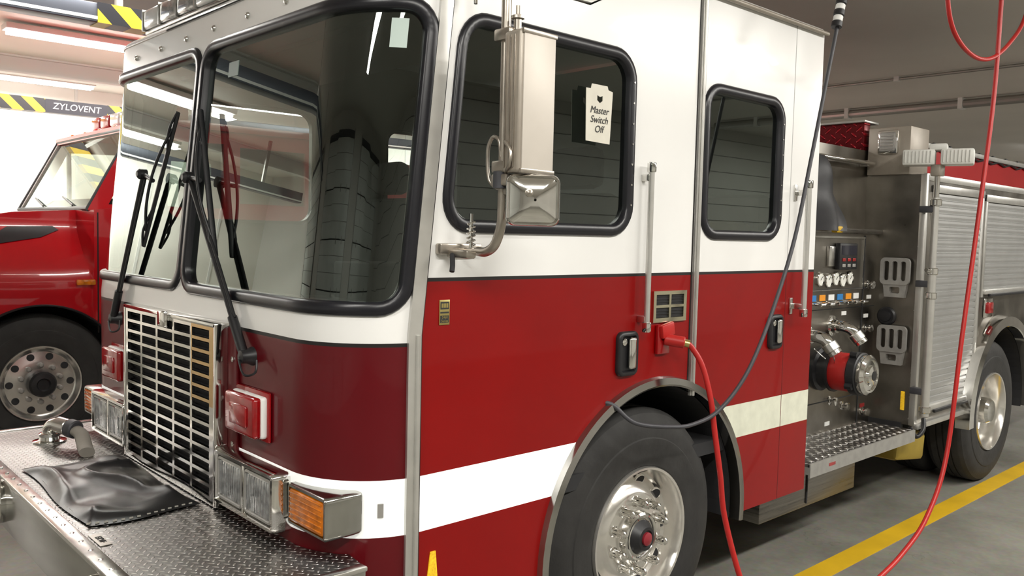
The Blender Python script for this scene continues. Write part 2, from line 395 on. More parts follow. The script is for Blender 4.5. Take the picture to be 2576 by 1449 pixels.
holes_spec=[(-1.06,.218,WZ0,WZ1,.085,30),(-2.380,-1.102,WZ0,WZ1,.085,30),W1,W2_,
 (far(W1[1]),far(W1[0]),*W1[2:]),(far(W2_[1]),far(W2_[0]),*W2_[2:])]
holes=[rr(a,b,c,d,r,0,ns) for a,b,c,d,r,ns in holes_spec]
cuts=[]
for i in range(1,16):
    s=.3-(.3-S1)*i/16; cuts.append(((s,.5),(s,2.6))); s=S2-(S2-S3)*i/16; cuts.append(((s,.5),(s,2.6)))
for s in(.3,S1,S2,S3): cuts.append(((s,.5),(s,2.6)))
SE=.285
BZ=1.626
cuts+=[((SE,.5),(SE,2.6)),((far(SE),.5),(far(SE),2.6))]
for a,b,zs in((SE,YR,(BZ,BZ-.012)),(far(YR),far(SE),(BZ,BZ-.012)),(far(SE),SE,(1.425,1.413,1.0,.82)),(SE,.9,(1.0,.82)),(2.09,YR,(1.015,.86)),(far(.9),far(SE),(1.0,.82))):
    for z in zs: cuts.append(((a,z),(b,z)))
cuts+=[((far(YR),1.45),(YR,1.45)),((1.1,.5),(1.1,2.6)),((.9,1.0),(1.05,1.0)),((.9,.82),(.97,.82)),((1.49,.5),(1.49,1.2)),((2.09,1.015),(1.9,1.015)),((2.09,.86),(2.0,.86))]
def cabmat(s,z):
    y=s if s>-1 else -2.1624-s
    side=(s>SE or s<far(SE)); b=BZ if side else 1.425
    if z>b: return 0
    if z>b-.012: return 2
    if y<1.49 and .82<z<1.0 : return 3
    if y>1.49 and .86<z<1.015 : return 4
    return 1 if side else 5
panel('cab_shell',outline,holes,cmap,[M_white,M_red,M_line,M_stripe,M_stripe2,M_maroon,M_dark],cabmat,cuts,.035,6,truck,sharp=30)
for i,(a,b,c,d,r,ns) in enumerate(holes_spec):
    rings=[]
    wd=.022
    for e_,o in((wd,.0),(wd,-.006),(wd-.008,-.014),(-wd+.008,-.014),(-wd,-.006),(-wd,.03)):
        rings.append([cmap(s,z,o) for s,z in rr(a,b,c,d,r,e_,ns)])
    loft2d('window_gasket_%d'%(i+1),rings,M_gask,truck)
    gc=[((s_,c),(s_,d)) for s_ in [.3-(.3-S1)*k/16 for k in range(17)]+[S2-(S2-S3)*k/16 for k in range(17)]] if i<2 else []
    panel('window_glass_%d'%(i+1),rr(a,b,c,d,r,-.005,ns),[],lambda s,z,o:cmap(s,z,.012+o),[M_glass if i<2 else (M_sglass if i<4 else M_fglass)],None,gc,0,0,truck)
for (a,b,c,d,r,ns) in(W1,W2_):
    for k in range(7):
        z=c+.1+(d-c-.2)*k/6; cyl('screw',(.013,b-.002,z),(.017,b-.002,z),.004,M_alu,truck,8)
def strip(name,s0,s1,z0,z1,o,th,m,n=1,sharp=30):
    return panel(name,[(s0,z0),(s1,z0),(s1,z1),(s0,z1)],[],lambda s,z,t:cmap(s,z,-o+t),[m],None,[((s0+(s1-s0)*k/n,z0),(s0+(s1-s0)*k/n,z1)) for k in range(1,n)]+[((s0,1.45),(s1,1.45))]*(z0<1.45<z1),th,0,truck,sharp=sharp)
M_stick=mat('pale_sticker',(.5,.6,.56),.5)
strip('inspection_sticker',.09,.145,2.33,2.42,-.010,.002,M_stick,3)
strip('inspection_sticker_small',-.86,-.78,2.33,2.385,-.010,.002,mat('dull_sticker',(.22,.27,.25),.5),2)
# roof
def ztop(y): return 2.60 if y<1.0 else (2.79 if y>1.4 else 2.60+.19*(y-1.0)/.4)
ss=[YR,2.1,1.4,1.2,1.0,.6]+[.3-(.3-S1)*k/12 for k in range(13)]+[-.6,-1.0812,-1.5]
allS=ss+[ -2.1624-s for s in reversed(ss)]
rings=[]
for o,h in((-.0,0),(-.006,.002),(-.006,.008),(.002,.02),(.012,.03),(.035,.040),(.14,.046)):
    rg=[]
    for s in allS:
        p=cmap(s,2.6,min(o,.2)); x,y=p[0],p[1]
        if o>0 and (s>2.7 or s<far(2.7)): y=YR
        rg.append((x,y,ztop(p[1])+h))
    rings.append(rg)
V=[];F=[];n=len(allS)
for r in rings: V+=r
for j in range(len(rings)-1):
    for i in range(n-1): a=j*n+i; F.append((a,a+n,a+n+1,a+1))
b0=(len(rings)-1)*n
for i in range(n//2-1+0):
    F.append((b0+i,b0+n-1-i,b0+n-2-i,b0+i+1))
o=mesh_obj('cab_roof',V,F,M_white,truck,True,None,50)
bm=bmesh.new(); bm.from_mesh(o.data); bmesh.ops.recalc_face_normals(bm,faces=bm.faces); bm.to_mesh(o.data); bm.free()
tube('drip_rail',[(.018,1.45,2.79),(.018,2.1,2.79),(.018,YR,2.79)],.011,M_beige,truck,8,2)
box('cab_back_wall',(-2.40,YR-.02,.5),(-.02,YR,2.81),M_white,truck)
box('cab_floor',(-2.38,.34,.80),(-.04,YR-.03,.86),M_dark,truck)
box('cab_liner_roof',(-2.34,.45,2.52),(-.07,1.0,2.54),M_int,truck)
for i,x in enumerate((-1.98,-1.68,-1.40,-1.13,-.84,-.55)):
    lathe('brow_bolt_%d'%i,(x,.107,2.535),(0,-1,0),[(.013,0),(.013,.003),(.009,.009),(.0,.011)],M_alu,truck,12)
strip('door_hinge_strip',.234,.276,.5,2.6,.014,.014,M_trim,4,20)
strip('door_gap_front',.279,.287,.5,2.6,.001,.001,M_line)
strip('door_gap_mid',1.685,1.694,1.12,2.79,.001,.001,M_line)
strip('door_hinge_mid',1.696,1.724,1.10,2.79,.012,.012,M_trim,1)
cyl('hinge_barrel',(.016,1.71,1.10),(.016,1.71,2.79),.007,M_trim,truck,10)
cyl('hinge_barrel_front',(.012,.262,.5),(.012,.262,1.45),.008,M_trim,truck,10)
strip('panel_seam_rear',2.465,2.469,BZ,2.79,.0006,.0006,mat('seam_shadow',(.35,.35,.34),.5),1)
strip('panel_seam_rear_low',2.465,2.469,.5,BZ-.012,.0006,.0006,mat('seam_red',(.10,.003,.003),.5),1)
M_arch=mat('arch_trim',(.42,.41,.39),.14,1.,noise=.1,nscale=8)
def ring_trim(name,c,R0,R1,a0,a1,x0,x1,m,par,n=48):
    V=[];F=[]
    prof=[(R0,x0),(R0,x1),(R0+.008,x1+.006),(R1-.012,x1),(R1,x0)]
    for i in range(n+1):
        a=math.radians(a0+(a1-a0)*i/n)
        for r,x in prof: V.append((x,c[0]+r*math.cos(a),c[1]+r*math.sin(a)))
    k=len(prof)
    for i in range(n):
        for j in range(k-1): q=i*k+j; F.append((q,q+1,q+1+k,q+k))
    return mesh_obj(name,V,F,m,par,True,None,30)
ring_trim('wheel_arch_trim',(AC,AZ),.622,.668,-6,186,-.03,.022,M_arch,truck)
def well(name,c,R,x0,x1,par,m=M_dark,n=32):
    V=[];F=[]
    for i in range(n+1):
        a=math.radians(-6+192*i/n); y=c[0]+R*math.cos(a); z=c[1]+R*math.sin(a); V+=[(x0,y,z),(x1,y,z)]
    for i in range(n): F.append((2*i,2*i+1,2*i+3,2*i+2))
    F.append(tuple(2*i+1 for i in range(n+1)))
    return mesh_obj(name,V,F,m,par)
well('wheel_well',(AC,AZ),.62,-.03,-.62,truck)
well('wheel_well_far',(AC,AZ),.62,-2.39,-1.8,truck)

# ------- wheels
M_hubred=mat('hub_red',(.25,.02,.03),.35)
def wheel(par,x,y,z,style='front',R=.53,sg=1,nm='wheel'):
    g=bpy.data.objects.new(nm,None); col.objects.link(g); g.parent=par
    ax=(sg,0,0); O=(x,y,z)
    lathe('tyre',O,ax,[(.285,-.02),(.30,-.004),(.335,.004),(.36,.0),(.385,.006),(.41,.004),(.415,.0),(.45,-.002),(.485,-.012),(.50,-.022),(.512,-.028),(.524,-.045),(R,-.06),(R,-.10),(R-.012,-.102),(R-.012,-.11),(R,-.112),(R,-.145),(R-.012,-.147),(R-.012,-.155),(R,-.157),(R,-.19),(R-.012,-.192),(R-.012,-.2),(R,-.202),(R,-.24),(.5,-.28),(.30,-.30)],M_tyre,g,72,sharp=25,caps=False)
    if style=='front':
        lathe('rim',O,ax,[(.285,-.03),(.294,-.008),(.290,.006),(.280,.004),(.272,-.012),(.266,-.04),(.256,-.075),(.245,-.085),(.222,-.078),(.198,-.055),(.180,-.04),(.168,-.035),(.112,-.035),(.104,-.032),(.100,-.012)],M_rim,g,72,caps=False)
        lathe('hub',O,ax,[(.104,-.04),(.102,0),(.094,.006),(.086,.004),(.080,-.004),(.072,.0),(.066,.004)],M_chrome,g,48,caps=False)
        lathe('hub_cap',O,ax,[(.08,-.01),(.058,.018),(.048,.03),(.036,.032),(.032,.026)],M_black,g,40)
        lathe('hub_center',O,ax,[(.028,.02),(.027,.036),(.016,.042),(.0,.044)],[M_hubred],g,32)
        for k in range(10):
            a=2*PI*(k+.5)/10; c=Vector((x,y+math.cos(a)*.143,z+math.sin(a)*.143))
            lathe('lug_nut',c+Vector((-.036*sg,0,0)),ax,[(.024,0),(.024,.006),(.018,.010),(.0175,.05),(.015,.060),(.008,.066),(.0,.067)],M_chrome,g,16)
            a=2*PI*k/10; rr_=.222; n=Vector((1*sg,-.45*math.cos(a),-.45*math.sin(a))).normalized()
            c=Vector((x-.074*sg,y+math.cos(a)*rr_,z+math.sin(a)*rr_))
            lathe('hand_hole_lip',c-n*.006,n,[(.030,0),(.029,.008),(.025,.010),(.022,.004)],M_rim,g,20,caps=False)
            lathe('hand_hole',c,n,[(.0235,-.001),(.0235,.0025),(.0,.0026)],M_dark,g,20)
    elif style=='second':
        lathe('rim',O,ax,[(.285,-.03),(.294,-.008),(.290,.006),(.280,.004),(.272,-.008),(.262,-.025),(.245,-.035),(.18,-.03),(.168,-.028),(.112,-.028),(.09,-.028)],M_rim,g,60,caps=False)
        lathe('hub',O,ax,[(.10,-.04),(.098,.05),(.085,.07),(.05,.075),(.04,.06),(.0,.06)],M_black,g,36)
        for k in range(10):
            a=2*PI*(k+.5)/10; c=Vector((x,y+math.cos(a)*.143,z+math.sin(a)*.143))
            lathe('lug_nut',c+Vector((-.03*sg,0,0)),ax,[(.02,0),(.02,.03),(.012,.04),(.0,.041)],M_cast,g,10)
            a=2*PI*k/10; c=Vector((x-.034*sg,y+math.cos(a)*.213,z+math.sin(a)*.213))
            lathe('hand_hole',c,ax,[(.027,0),(.027,.006),(.0,.007)],M_dark,g,20)
    else:
        lathe('rim',O,ax,[(.285,-.03),(.294,-.008),(.290,.006),(.280,.004),(.272,-.012),(.262,-.05),(.255,-.14),(.235,-.165),(.19,-.17),(.16,-.16),(.11,-.16),(.09,-.15)],M_rim,g,60,caps=False)
        lathe('hub',O,ax,[(.10,-.18),(.095,-.02),(.08,.0),(.04,.005),(.0,.005)],M_chrome,g,36)
        for k in range(10):
            a=2*PI*(k+.5)/10; c=Vector((x-.16*sg,y+math.cos(a)*.143,z+math.sin(a)*.143))
            lathe('lug_nut',c,ax,[(.018,0),(.018,.04),(.0,.05)],M_chrome,g,10)
            a=2*PI*k/10; c=Vector((x-.168*sg,y+math.cos(a)*.213,z+math.sin(a)*.213))
            lathe('hand_hole',c,ax,[(.025,0),(.025,.006),(.0,.007)],M_dark,g,16)
    return g
wheel(truck,-.03,1.45,.53,'front',nm='front_wheel'); wheel(truck,-2.39,1.45,.53,'front',sg=-1,nm='front_wheel')
wheel(truck,-.06,5.62,.53,'rear',nm='rear_wheel'); wheel(truck,-.40,5.62,.53,'rear',nm='rear_wheel')
wheel(truck,-2.36,5.62,.53,'rear',sg=-1,nm='rear_wheel')
cyl('front_axle',(-2.2,1.45,.5),(-.2,1.45,.5),.06,M_dark,truck); cyl('rear_axle',(-2.2,5.62,.5),(-.5,5.62,.5),.09,M_dark,truck)
boxes('chassis_rails',[((-1.65,-.3,.50),(-1.55,8.2,.74)),((-.87,-.3,.50),(-.77,8.2,.74))],M_dark,truck)

# ------- bumper with diamond deck
box('bumper_deck',(-2.46,-.50,.755),(.03,-.0,.77),M_dia,truck)
for nm,x0,x1 in(('deck_wing',-.30,.03),('deck_wing_far',-2.46,-2.12)):
    cx=-.3 if x1>0 else -2.12; sgn=1 if x1>0 else -1
    arc=[(cx+sgn*.302*math.sin(math.radians(90*i/10)),.3-.302*math.cos(math.radians(90*i/10))) for i in range(8)]
    arc=[p for p in arc if p[1]<.10]
    xe=.03 if sgn>0 else -2.46
    poly=[(cx,-.001)]+[(xe,-.001)]+[(xe,.07)]+list(reversed(arc))
    panel(nm,poly,[],lambda s,z,o:(s,z,.77-o),[M_dia],None,(),.015,0,truck)
M_bump=mat('bumper_chrome',(.48,.48,.46),.14,1.,noise=.15,nscale=5)
box('bumper_face',(-2.46,-.53,.565),(.03,-.505,.765),M_bump,truck,.006)
boxes('bumper_ends',[((.012,-.53,.565),(.034,.07,.765)),((-2.465,-.53,.565),(-2.443,.07,.765))],M_bump,truck,.006)
boxes('deck_edge_angle',[((-2.47,-.537,.760),(.04,-.485,.776)),((.005,-.53,.762),(.042,.07,.776)),((-2.472,-.53,.762),(-2.435,.07,.776))],M_alu,truck,.003)
for i in range(26):
    x=-2.42+i*.096; lathe('deck_rivet',(x,-.51,.775),(0,0,1),[(.009,0),(.006,.004),(0,.005)],M_alu,truck,8)
box('maker_plate',(-.74,-.475,.771),(-.62,-.44,.773),M_steel2,truck)
text('maker_plate_text','EKVF',.028,(-.68,-.457,.7735),(0,0,0),M_ink,truck)
for x in(-1.66,-.45):
    lathe('bumper_horn',(x,-.528,.665),(0,-1,0),[(.085,0),(.085,.02),(.072,.03),(.062,.01),(.03,-.01),(0,-.01)],M_chrome,truck,32)
# vinyl cover on the deck
nx,ny=80,44; grid=[]
for j in range(ny+1):
    for i in range(nx+1):
        u=i/nx; v=j/ny
        x=-1.68+u*.86+.02*math.sin(v*5)+ (.02*v); y=-.455+v*.375+.010*math.sin(u*7)
        edge_=min(u,1-u,v,1-v)
        p=Vector((x*3.4+y*2.4,y*3.4-x*1.6,0)); wr=(1-min(1,abs(mn.noise(p))*3.0))**1.5*.028+mn.noise(p*1.9+Vector((3,1,0)))*.012
        z=.776+min(1,edge_*8)*(.014+max(-.01,wr)+.02*math.exp(-((u-.45)**2+(v-.5)**2)*8))
        grid.append((x,y,z))
faces=[(j*(nx+1)+i,j*(nx+1)+i+1,(j+1)*(nx+1)+i+1,(j+1)*(nx+1)+i) for j in range(ny) for i in range(nx)]
mesh_obj('vinyl_hose_cover',grid,faces,M_vinyl,truck,True,None,70)
M_stitch=mat('stitching',(.35,.34,.3),.7)
for k in range(36):
    i=int(1+k*nx/36); g0=grid[min(i,nx)]; box('stitch',(g0[0]-.006,g0[1]+.010,.778),(g0[0]+.006,g0[1]+.012,.782),M_stitch,truck)
for k in range(14):
    g0=grid[int(k*ny/14)*(nx+1)+nx]; box('stitch',(g0[0]-.013,g0[1]-.006,.778),(g0[0]-.011,g0[1]+.006,.784),M_stitch,truck)
lathe('discharge_base',(-2.12,-.24,.77),(0,0,1),[(.07,0),(.07,.008),(.045,.012),(.04,.025),(.045,.028),(.045,.04),(.036,.045)],M_chrome,truck,32)
tube('discharge_elbow',[(-2.12,-.24,.79),(-2.12,-.24,.825),(-2.10,-.232,.85),(-2.06,-.215,.856),(-2.03,-.203,.855)],.030,M_chrome,truck,20,6)
cyl('discharge_coupling',(-2.07,-.219,.856),(-2.0,-.19,.85),.037,M_alu,truck,24,bev=.006)
cyl('discharge_cap',(-2.0,-.19,.85),(-1.955,-.172,.845),.041,M_cable,truck,24,bev=.006)
tube('hose_stub',[(-1.96,-.174,.843),(-1.91,-.165,.832),(-1.86,-.17,.812),(-1.80,-.18,.795),(-1.74,-.19,.79)],.032,mat('canvas_hose',(.24,.22,.19),.8,noise=.2),truck,16,6,flat=.7)

# ------- grille
gx0,gx1,gz0,gz1=-1.675,-.745,.775,1.425
cells=[]
nc_,nr=5,14
cw=(gx1-gx0-.075)/nc_; ch=(gz1-gz0-.04)/nr
for i in range(nc_):
    for j in range(nr):
        a=gx0+.032+i*cw; b=gz0+.022+j*ch
        cells.append([(a+.010,b+.008),(a+cw-.010,b+.008),(a+cw-.010,b+ch-.004),(a+.010,b+ch-.004)])
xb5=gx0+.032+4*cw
panel('grille',[(gx0,gz0),(gx1,gz0),(gx1,gz1),(gx0,gz1)],cells,lambda s,z,o:(s,-.055+o,z),[M_chrome,M_warmrefl],lambda s,z:1 if (s>xb5 and z>1.13) else 0,[((xb5,gz0),(xb5,gz1)),((xb5,1.13),(gx1,1.13))],.012,0,truck)  # upper right cells carry the painted warm reflection
boxes('grille_surround',[((gx0-.004,-.058,gz0),(gx0+.015,0.0,gz1+.004)),((gx1-.015,-.058,gz0),(gx1+.004,0.0,gz1+.004)),((gx0,-.058,gz1-.010),(gx1,0.0,gz1+.006))],M_chrome,truck,.003)
box('grille_back',(gx0+.01,-.02,gz0),(gx1-.01,-.012,gz1-.01),M_dark,truck)
boxes('grille_fins',[((gx0+.02,-.035,gz0+.02+i*.022),(gx1-.02,-.021,gz0+.024+i*.022)) for i in range(28)],M_dark,truck)
box('grille_latch',(-1.25,-.075,1.375),(-1.17,-.05,1.44),M_chrome,truck,.01)
box('grille_side_flange',(gx1+.004,-.012,.80),(gx1+.075,.0,1.42),M_maroon,truck,.003)
for i in range(4): lathe('flange_bolt',(gx1+.05,-.012,.86+i*.15),(0,-1,0),[(.010,0),(.010,.005),(0,.007)],M_alu,truck,8)

# ------- front lamps
def headlamp(x0,x1,par):
    z0,z1=.80,.995
    def ring(e,y): return [(s,y,z) for s,z in rr(x0,x1,z0,z1,.02,e)]
    loft2d('headlamp_bezel',[ring(0.,.0),ring(0.,-.05),ring(-.006,-.062),ring(-.016,-.062),ring(-.022,-.045)],M_chrome,par)
    box('headlamp_back',(x0+.01,-.045,z0+.01),(x1-.01,-.038,z1-.01),M_chrome,par)
    m=(x0+x1)/2; box('headlamp_divider',(m-.008,-.058,z0+.015),(m+.008,-.04,z1-.015),M_chrome,par,.003)
    for a,b in((x0+.026,m-.012),(m+.012,x1-.026)):
        def r2(e,y): return [(s,y,z) for s,z in rr(a,b,z0+.028,z1-.028,.015,e)]
        loft2d('lamp_rim',[r2(0.004,-.045),r2(.004,-.056),r2(-.004,-.058),r2(-.008,-.050)],M_cast,par)
        box('lamp_lens',(a+.006,-.054,z0+.034),(b-.006,-.045,z1-.034),M_lens,par,.006)
        boxes('lens_flutes',[((a+.012+i*(b-a-.024)/9,-.0555,z0+.038),(a+.015+i*(b-a-.024)/9,-.0535,z1-.038)) for i in range(10)],M_lens,par)
headlamp(-.745,-.30,truck); headlamp(-2.12,-1.675,truck)
def turnlamp(x0,x1,par):
    z0,z1=.838,.972; y0,y1=-.02,.11
    def ring(e,y): return [(s,y,z) for s,z in rr(x0,x1,z0,z1,.016,e)]
    loft2d('turn_signal_housing',[ring(-.004,y1),ring(0,y1-.01),ring(0,y0+.006),ring(-.005,y0),ring(-.012,y0),ring(-.014,y0+.01)],M_bump,par)
    box('turn_signal_lens',(x0+.014,y0-.003,z0+.014),(x1-.014,y0+.02,z1-.014),M_amber,par,.01)
    boxes('turn_signal_ribs',[((x0+.02,y0-.006,z0+.025+i*.0165),(x1-.02,y0-.001,z0+.031+i*.0165)) for i in range(6)],M_amber,par,.002)
turnlamp(-.285,-.05,truck); turnlamp(-2.37,-2.135,truck)
def warnlamp(x0,x1,par):
    z0,z1=1.075,1.215
    box('warning_lamp_base',(x0-.012,-.012,z0-.014),(x1+.012,.0,z1+.014),M_redlens,par,.008)
    box('warning_lamp_housing',(x0,-.034,z0),(x1,-.005,z1),M_whlab,par,.012,seg=3)
    box('warning_lamp_lens',(x0-.002,-.058,z0+.002),(x1-.004,-.026,z1-.002),M_redlens,par,.012,seg=3)
    box('warning_lamp_inner',(x0+.05,-.066,z0+.035),(x1-.05,-.056,z1-.035),M_redlens,par,.005)
warnlamp(-.665,-.44,truck); warnlamp(-1.98,-1.755,truck)
strip('tow_key_slot',.148,.166,.885,.928,.006,.006,M_cast,2)
# ------- wipers
def wiper(par,piv,top,b0,b1):
    piv=Vector(piv);top=Vector(top);b0=Vector(b0);b1=Vector(b1)
    lathe('wiper_pivot',piv+Vector((0,.045,0)),(0,-1,0),[(.034,0),(.032,.02),(.024,.035),(.022,.06),(.0,.065)],M_black,par,20)
    mid=piv.lerp(top,.2)
    tube('wiper_arm_base',[piv,piv.lerp(top,.08),mid],.017,M_black,par,10,4)
    tube('wiper_arm',[mid,piv.lerp(top,.6),top],.011,M_black,par,10,6)
    tube('wiper_arm_second',[mid+Vector((.02,0,0)),piv.lerp(top,.6)+Vector((.022,0,0)),top+Vector((.015,0,-.02))],.006,M_black,par,8,6)
    lathe('wiper_knuckle',top+Vector((0,.01,0)),(0,-1,0),[(.022,0),(.022,.03),(.012,.04),(0,.04)],M_black,par,16)
    c=b0.lerp(b1,.5); out=Vector((0,-.03,0))
    tube('wiper_link',[top,top.lerp(c,.5)+out*.5,c+out],.009,M_black,par,8,4)
    tube('wiper_blade_bridge',[b0.lerp(b1,.12)+out*.2,b0.lerp(b1,.3)+out,c+out*1.3,b0.lerp(b1,.7)+out,b0.lerp(b1,.88)+out*.2],.006,M_black,par,8,6)
    tube('wiper_blade_yoke_a',[b0+out*.1,b0.lerp(b1,.13)+out*.6,b0.lerp(b1,.28)+out*.1],.005,M_black,par,8,5)
    tube('wiper_blade_yoke_b',[b0.lerp(b1,.72)+out*.1,b0.lerp(b1,.87)+out*.6,b1+out*.1],.005,M_black,par,8,5)
    tube('wiper_blade',[b0,c,b1],.0075,M_black,par,8,4,flat=1.6)
    tube('wiper_hose',[piv+Vector((.0,-.02,-.01)),piv+Vector((.06,-.03,-.05)),piv+Vector((.10,-.01,-.04)),piv+Vector((.09,.0,.0))],.004,M_black,par,6,6)
wiper(truck,(-.57,-.03,1.335),(-1.12,.005,1.955),(-1.115,.045,2.215),(-.875,.0,1.665))
wiper(truck,(-1.90,-.03,1.345),(-1.62,.01,1.985),(-1.335,.045,2.225),(-1.60,.0,1.68))

# ------- side hardware
def paddle(y0,y1,z0,z1):
    def ring(e,x): return [(x,s,z) for s,z in rr(y0,y1,z0,z1,.028,e)]
    loft2d('door_handle_frame',[ring(0,0),ring(0,.014),ring(-.006,.02),ring(-.016,.02),ring(-.022,.006)],M_black,truck)
    box('door_handle_pan',(0.002,y0+.01,z0+.01),(.007,y1-.01,z1-.01),M_black,truck)
    box('door_handle_paddle',(.008,y0+.060,z0+.026),(.030,y1-.022,z1-.022),M_chrome,truck,.011,seg=3)
    lathe('door_lock',(.006,y0+.034,z1-.04),(1,0,0),[(.014,0),(.014,.012),(.009,.014),(0,.014)],M_chrome,truck,16)
paddle(1.215,1.335,1.225,1.40); paddle(2.315,2.43,1.25,1.415)
def grab(y,z0,z1,x=.062,feet=True,r=.014):
    cyl('grab_rail',(x,y,z0),(x,y,z1),r,M_trim,truck,16)
    for z in(z0+.0,z1-.04): box('grab_rail_end',(x-r-.002,y-r-.002,z),(x+r+.002,y+r+.002,z+.04),M_chrome,truck,.005)
    for z in(z0+.05,z1-.06):
        box('grab_rail_bracket',(0,y-.014,z-.014),(x,y+.014,z+.014),M_alu,truck,.004)
        if feet: box('grab_rail_foot',(0,y-.030,z-.04),(.008,y-.005,z+.04),M_alu,truck,.003)
grab(1.35,1.395,2.06,.04,False,.012); grab(2.53,1.40,2.06)
cells=[]
for i in range(2):
    for j in range(2): cells.append([(1.447+i*.098,1.442+j*.053),(1.447+i*.098+.085,1.442+j*.053),(1.447+i*.098+.085,1.442+j*.053+.042),(1.447+i*.098,1.442+j*.053+.042)])
plate_x('side_vent',[(1.43,1.425),(1.65,1.425),(1.65,1.552),(1.43,1.552)],cells,.010,.01,[mat('vent_trim',(.66,.62,.46),.15,1.)],truck)
box('side_vent_back',(0.0,1.435,1.43),(.0025,1.645,1.547),M_black,truck)
boxes('side_vent_fins',[((.002,1.44,1.445+i*.012),(.006,1.64,1.448+i*.012)) for i in range(8)],M_black,truck)
box('badge_plate',(0,.350,1.475),(.003,.392,1.555),M_gold,truck,.001)
boxes('badge_mark',[((.003,.354,1.525),(.0036,.388,1.549)),((.003,.354,1.512),(.0036,.388,1.517)),((.003,.354,1.482),(.0036,.388,1.505))],M_ink,truck)
boxes('badge_bars',[((.0036,.358,1.530),(.004,.366,1.544)),((.0036,.3675,1.530),(.004,.3755,1.544)),((.0036,.377,1.530),(.004,.3845,1.544))],M_gold,truck)
text('badge_text','2460\nSeries',.0115,(.0042,.371,1.4935),FX,M_gold,truck,ext=.0002)
M_refl=mat('amber_reflector',(.85,.5,.02),.3,emis=.3,noise=.4,nscale=120)  # emission adds a glow of its own, no lamp behind
panel('reflector_marker',[(.315,.62),(.365,.62),(.352,.745),(.332,.745)],[],lambda s,z,o:(.004-o,s,z),[M_refl],None,(),.004,0,truck)
sg=empty('paper_sign'); 
plate_x('sheet',[(.985,2.112),(1.115,2.108),(1.125,2.30),(1.10,2.305),(1.095,2.318),(1.01,2.318),(1.005,2.30),(.98,2.30)],[[(1.04,2.262),(1.055,2.252),(1.07,2.262),(1.07,2.28),(1.055,2.275),(1.04,2.28)]],.024,.002,[M_paper],sg)
for i,t in enumerate(('Master','Switch','Off')): text('sign_text_%d'%i,t,.036,(.0255,1.052,2.225-i*.034),FX,M_ink,sg,shear=.25,ext=.0003)

# ------- mirror assembly
mir=empty('mirror_assembly'); mir.parent=truck
PX,PY=.20,.43
tube('mirror_pole',[(PX,PY,2.60),(PX,PY,2.2),(PX,PY,1.86),(PX-.005,PY,1.79),(PX-.03,PY,1.735),(PX-.07,PY,1.712),(.09,PY,1.712)],.015,M_pole,mir,16,8)
tube('mirror_pole_inner',[(.10,PY,1.712),(.0,PY,1.712)],.011,M_pole,mir,12,2)
tube('mirror_pole_top',[(PX,PY,2.60),(PX-.02,PY,2.64),(.05,PY,2.635),(-.01,PY,2.625)],.015,M_pole,mir,16,6)
box('mirror_foot',(.0,.33,1.70),(.03,.50,1.735),M_pole,mir,.006); box('mirror_foot_arm',(.02,.36,1.69),(.12,.40,1.715),M_pole,mir,.006)
tube('mirror_foot_lever',[(.05,.36,1.70),(.09,.33,1.67),(.10,.32,1.65)],.008,M_dark,mir,8,4)
for nm,cx,z0 in(('spring',.055,1.73),('spring_top',.055,2.50)):
    pts=[(cx+.013*math.cos(a),PY+.013*math.sin(a),z0+.0018*k) for k,a in enumerate([i*PI/4 for i in range(45)])]
    tube('mirror_'+nm,pts,.003,M_chrome,mir,6,1,smooth=False)
    cyl('mirror_pin',(cx,PY,z0-.02),(cx,PY,z0+.10),.006,M_chrome,mir,10)
box('mirror_top_foot',(.0,.38,2.58),(.09,.48,2.60),M_pole,mir,.006)
for z in(2.36,1.97,1.93): box('mirror_clamp',(PX-.025,PY-.028,z-.018),(PX+.045,PY+.028,z+.018),M_pole,mir,.006)
lathe('mirror_wing_nut',(PX+.05,PY,2.37),(0,0,1),[(.012,0),(.012,.03),(.02,.032),(.02,.04),(.006,.045),(.006,.07),(0,.07)],M_pole,mir,12)
box('mirror_shell',(.225,.400,1.95),(.298,.545,2.365),M_beige,mir,.010,seg=3)
boxes('mirror_shell_ribs',[((.236+i*.019,.395,1.965),(.241+i*.019,.401,2.35)) for i in range(3)],M_pole,mir,.001)
box('mirror_glass',(.297,.412,1.958),(.302,.540,2.357),M_beige2,mir,.001)
box('mirror_glass_rim_top',(.296,.405,2.352),(.305,.545,2.366),M_pole,mir,.002); box('mirror_glass_rim_bottom',(.296,.405,1.948),(.305,.545,1.962),M_pole,mir,.002)
Rz=Matrix.Rotation(math.radians(-28),3,'Z'); pv=(.30,.46,1.87)
def tr(p): return tuple(Rz@(Vector(p)-Vector(pv))+Vector(pv))
def rg(h,w,x,r): return [tr((x,s,z)) for s,z in rr(pv[1]-w,pv[1]+w,pv[2]-h,pv[2]+h,r)]
loft2d('convex_mirror_housing',[rg(.02,.02,.245,.01),rg(.045,.045,.25,.02),rg(.072,.078,.285,.025),rg(.076,.082,.30,.026),rg(.076,.082,.312,.026),rg(.070,.076,.318,.022),rg(.068,.074,.312,.02)],M_chrome,mir)
loft2d('convex_mirror_face',[rg(.068,.074,.312,.02),rg(.050,.055,.322,.018),rg(.025,.03,.329,.012),rg(.004,.004,.331,.003)],M_chrome,mir)
box('convex_mirror_bracket',(.20,.42,1.885),(.29,.46,1.915),M_pole,mir,.006)
lathe('convex_mirror_stud',tr((.325,pv[1]-.02,pv[2]+.02)),(1,-.5,0),[(.012,0),(.012,.012),(.006,.014),(0,.02)],M_pole,mir,10)
cyl('mirror_ball_nut',(.205,.415,1.905),(.205,.415,1.955),.022,M_cable,mir,16)
tube('mirror_cable_a',[(.20,.43,1.90),(.15,.42,1.93),(.14,.42,2.02),(.16,.42,2.06),(.19,.42,2.05),(.20,.42,2.0)],.006,M_pole,mir,8,6)
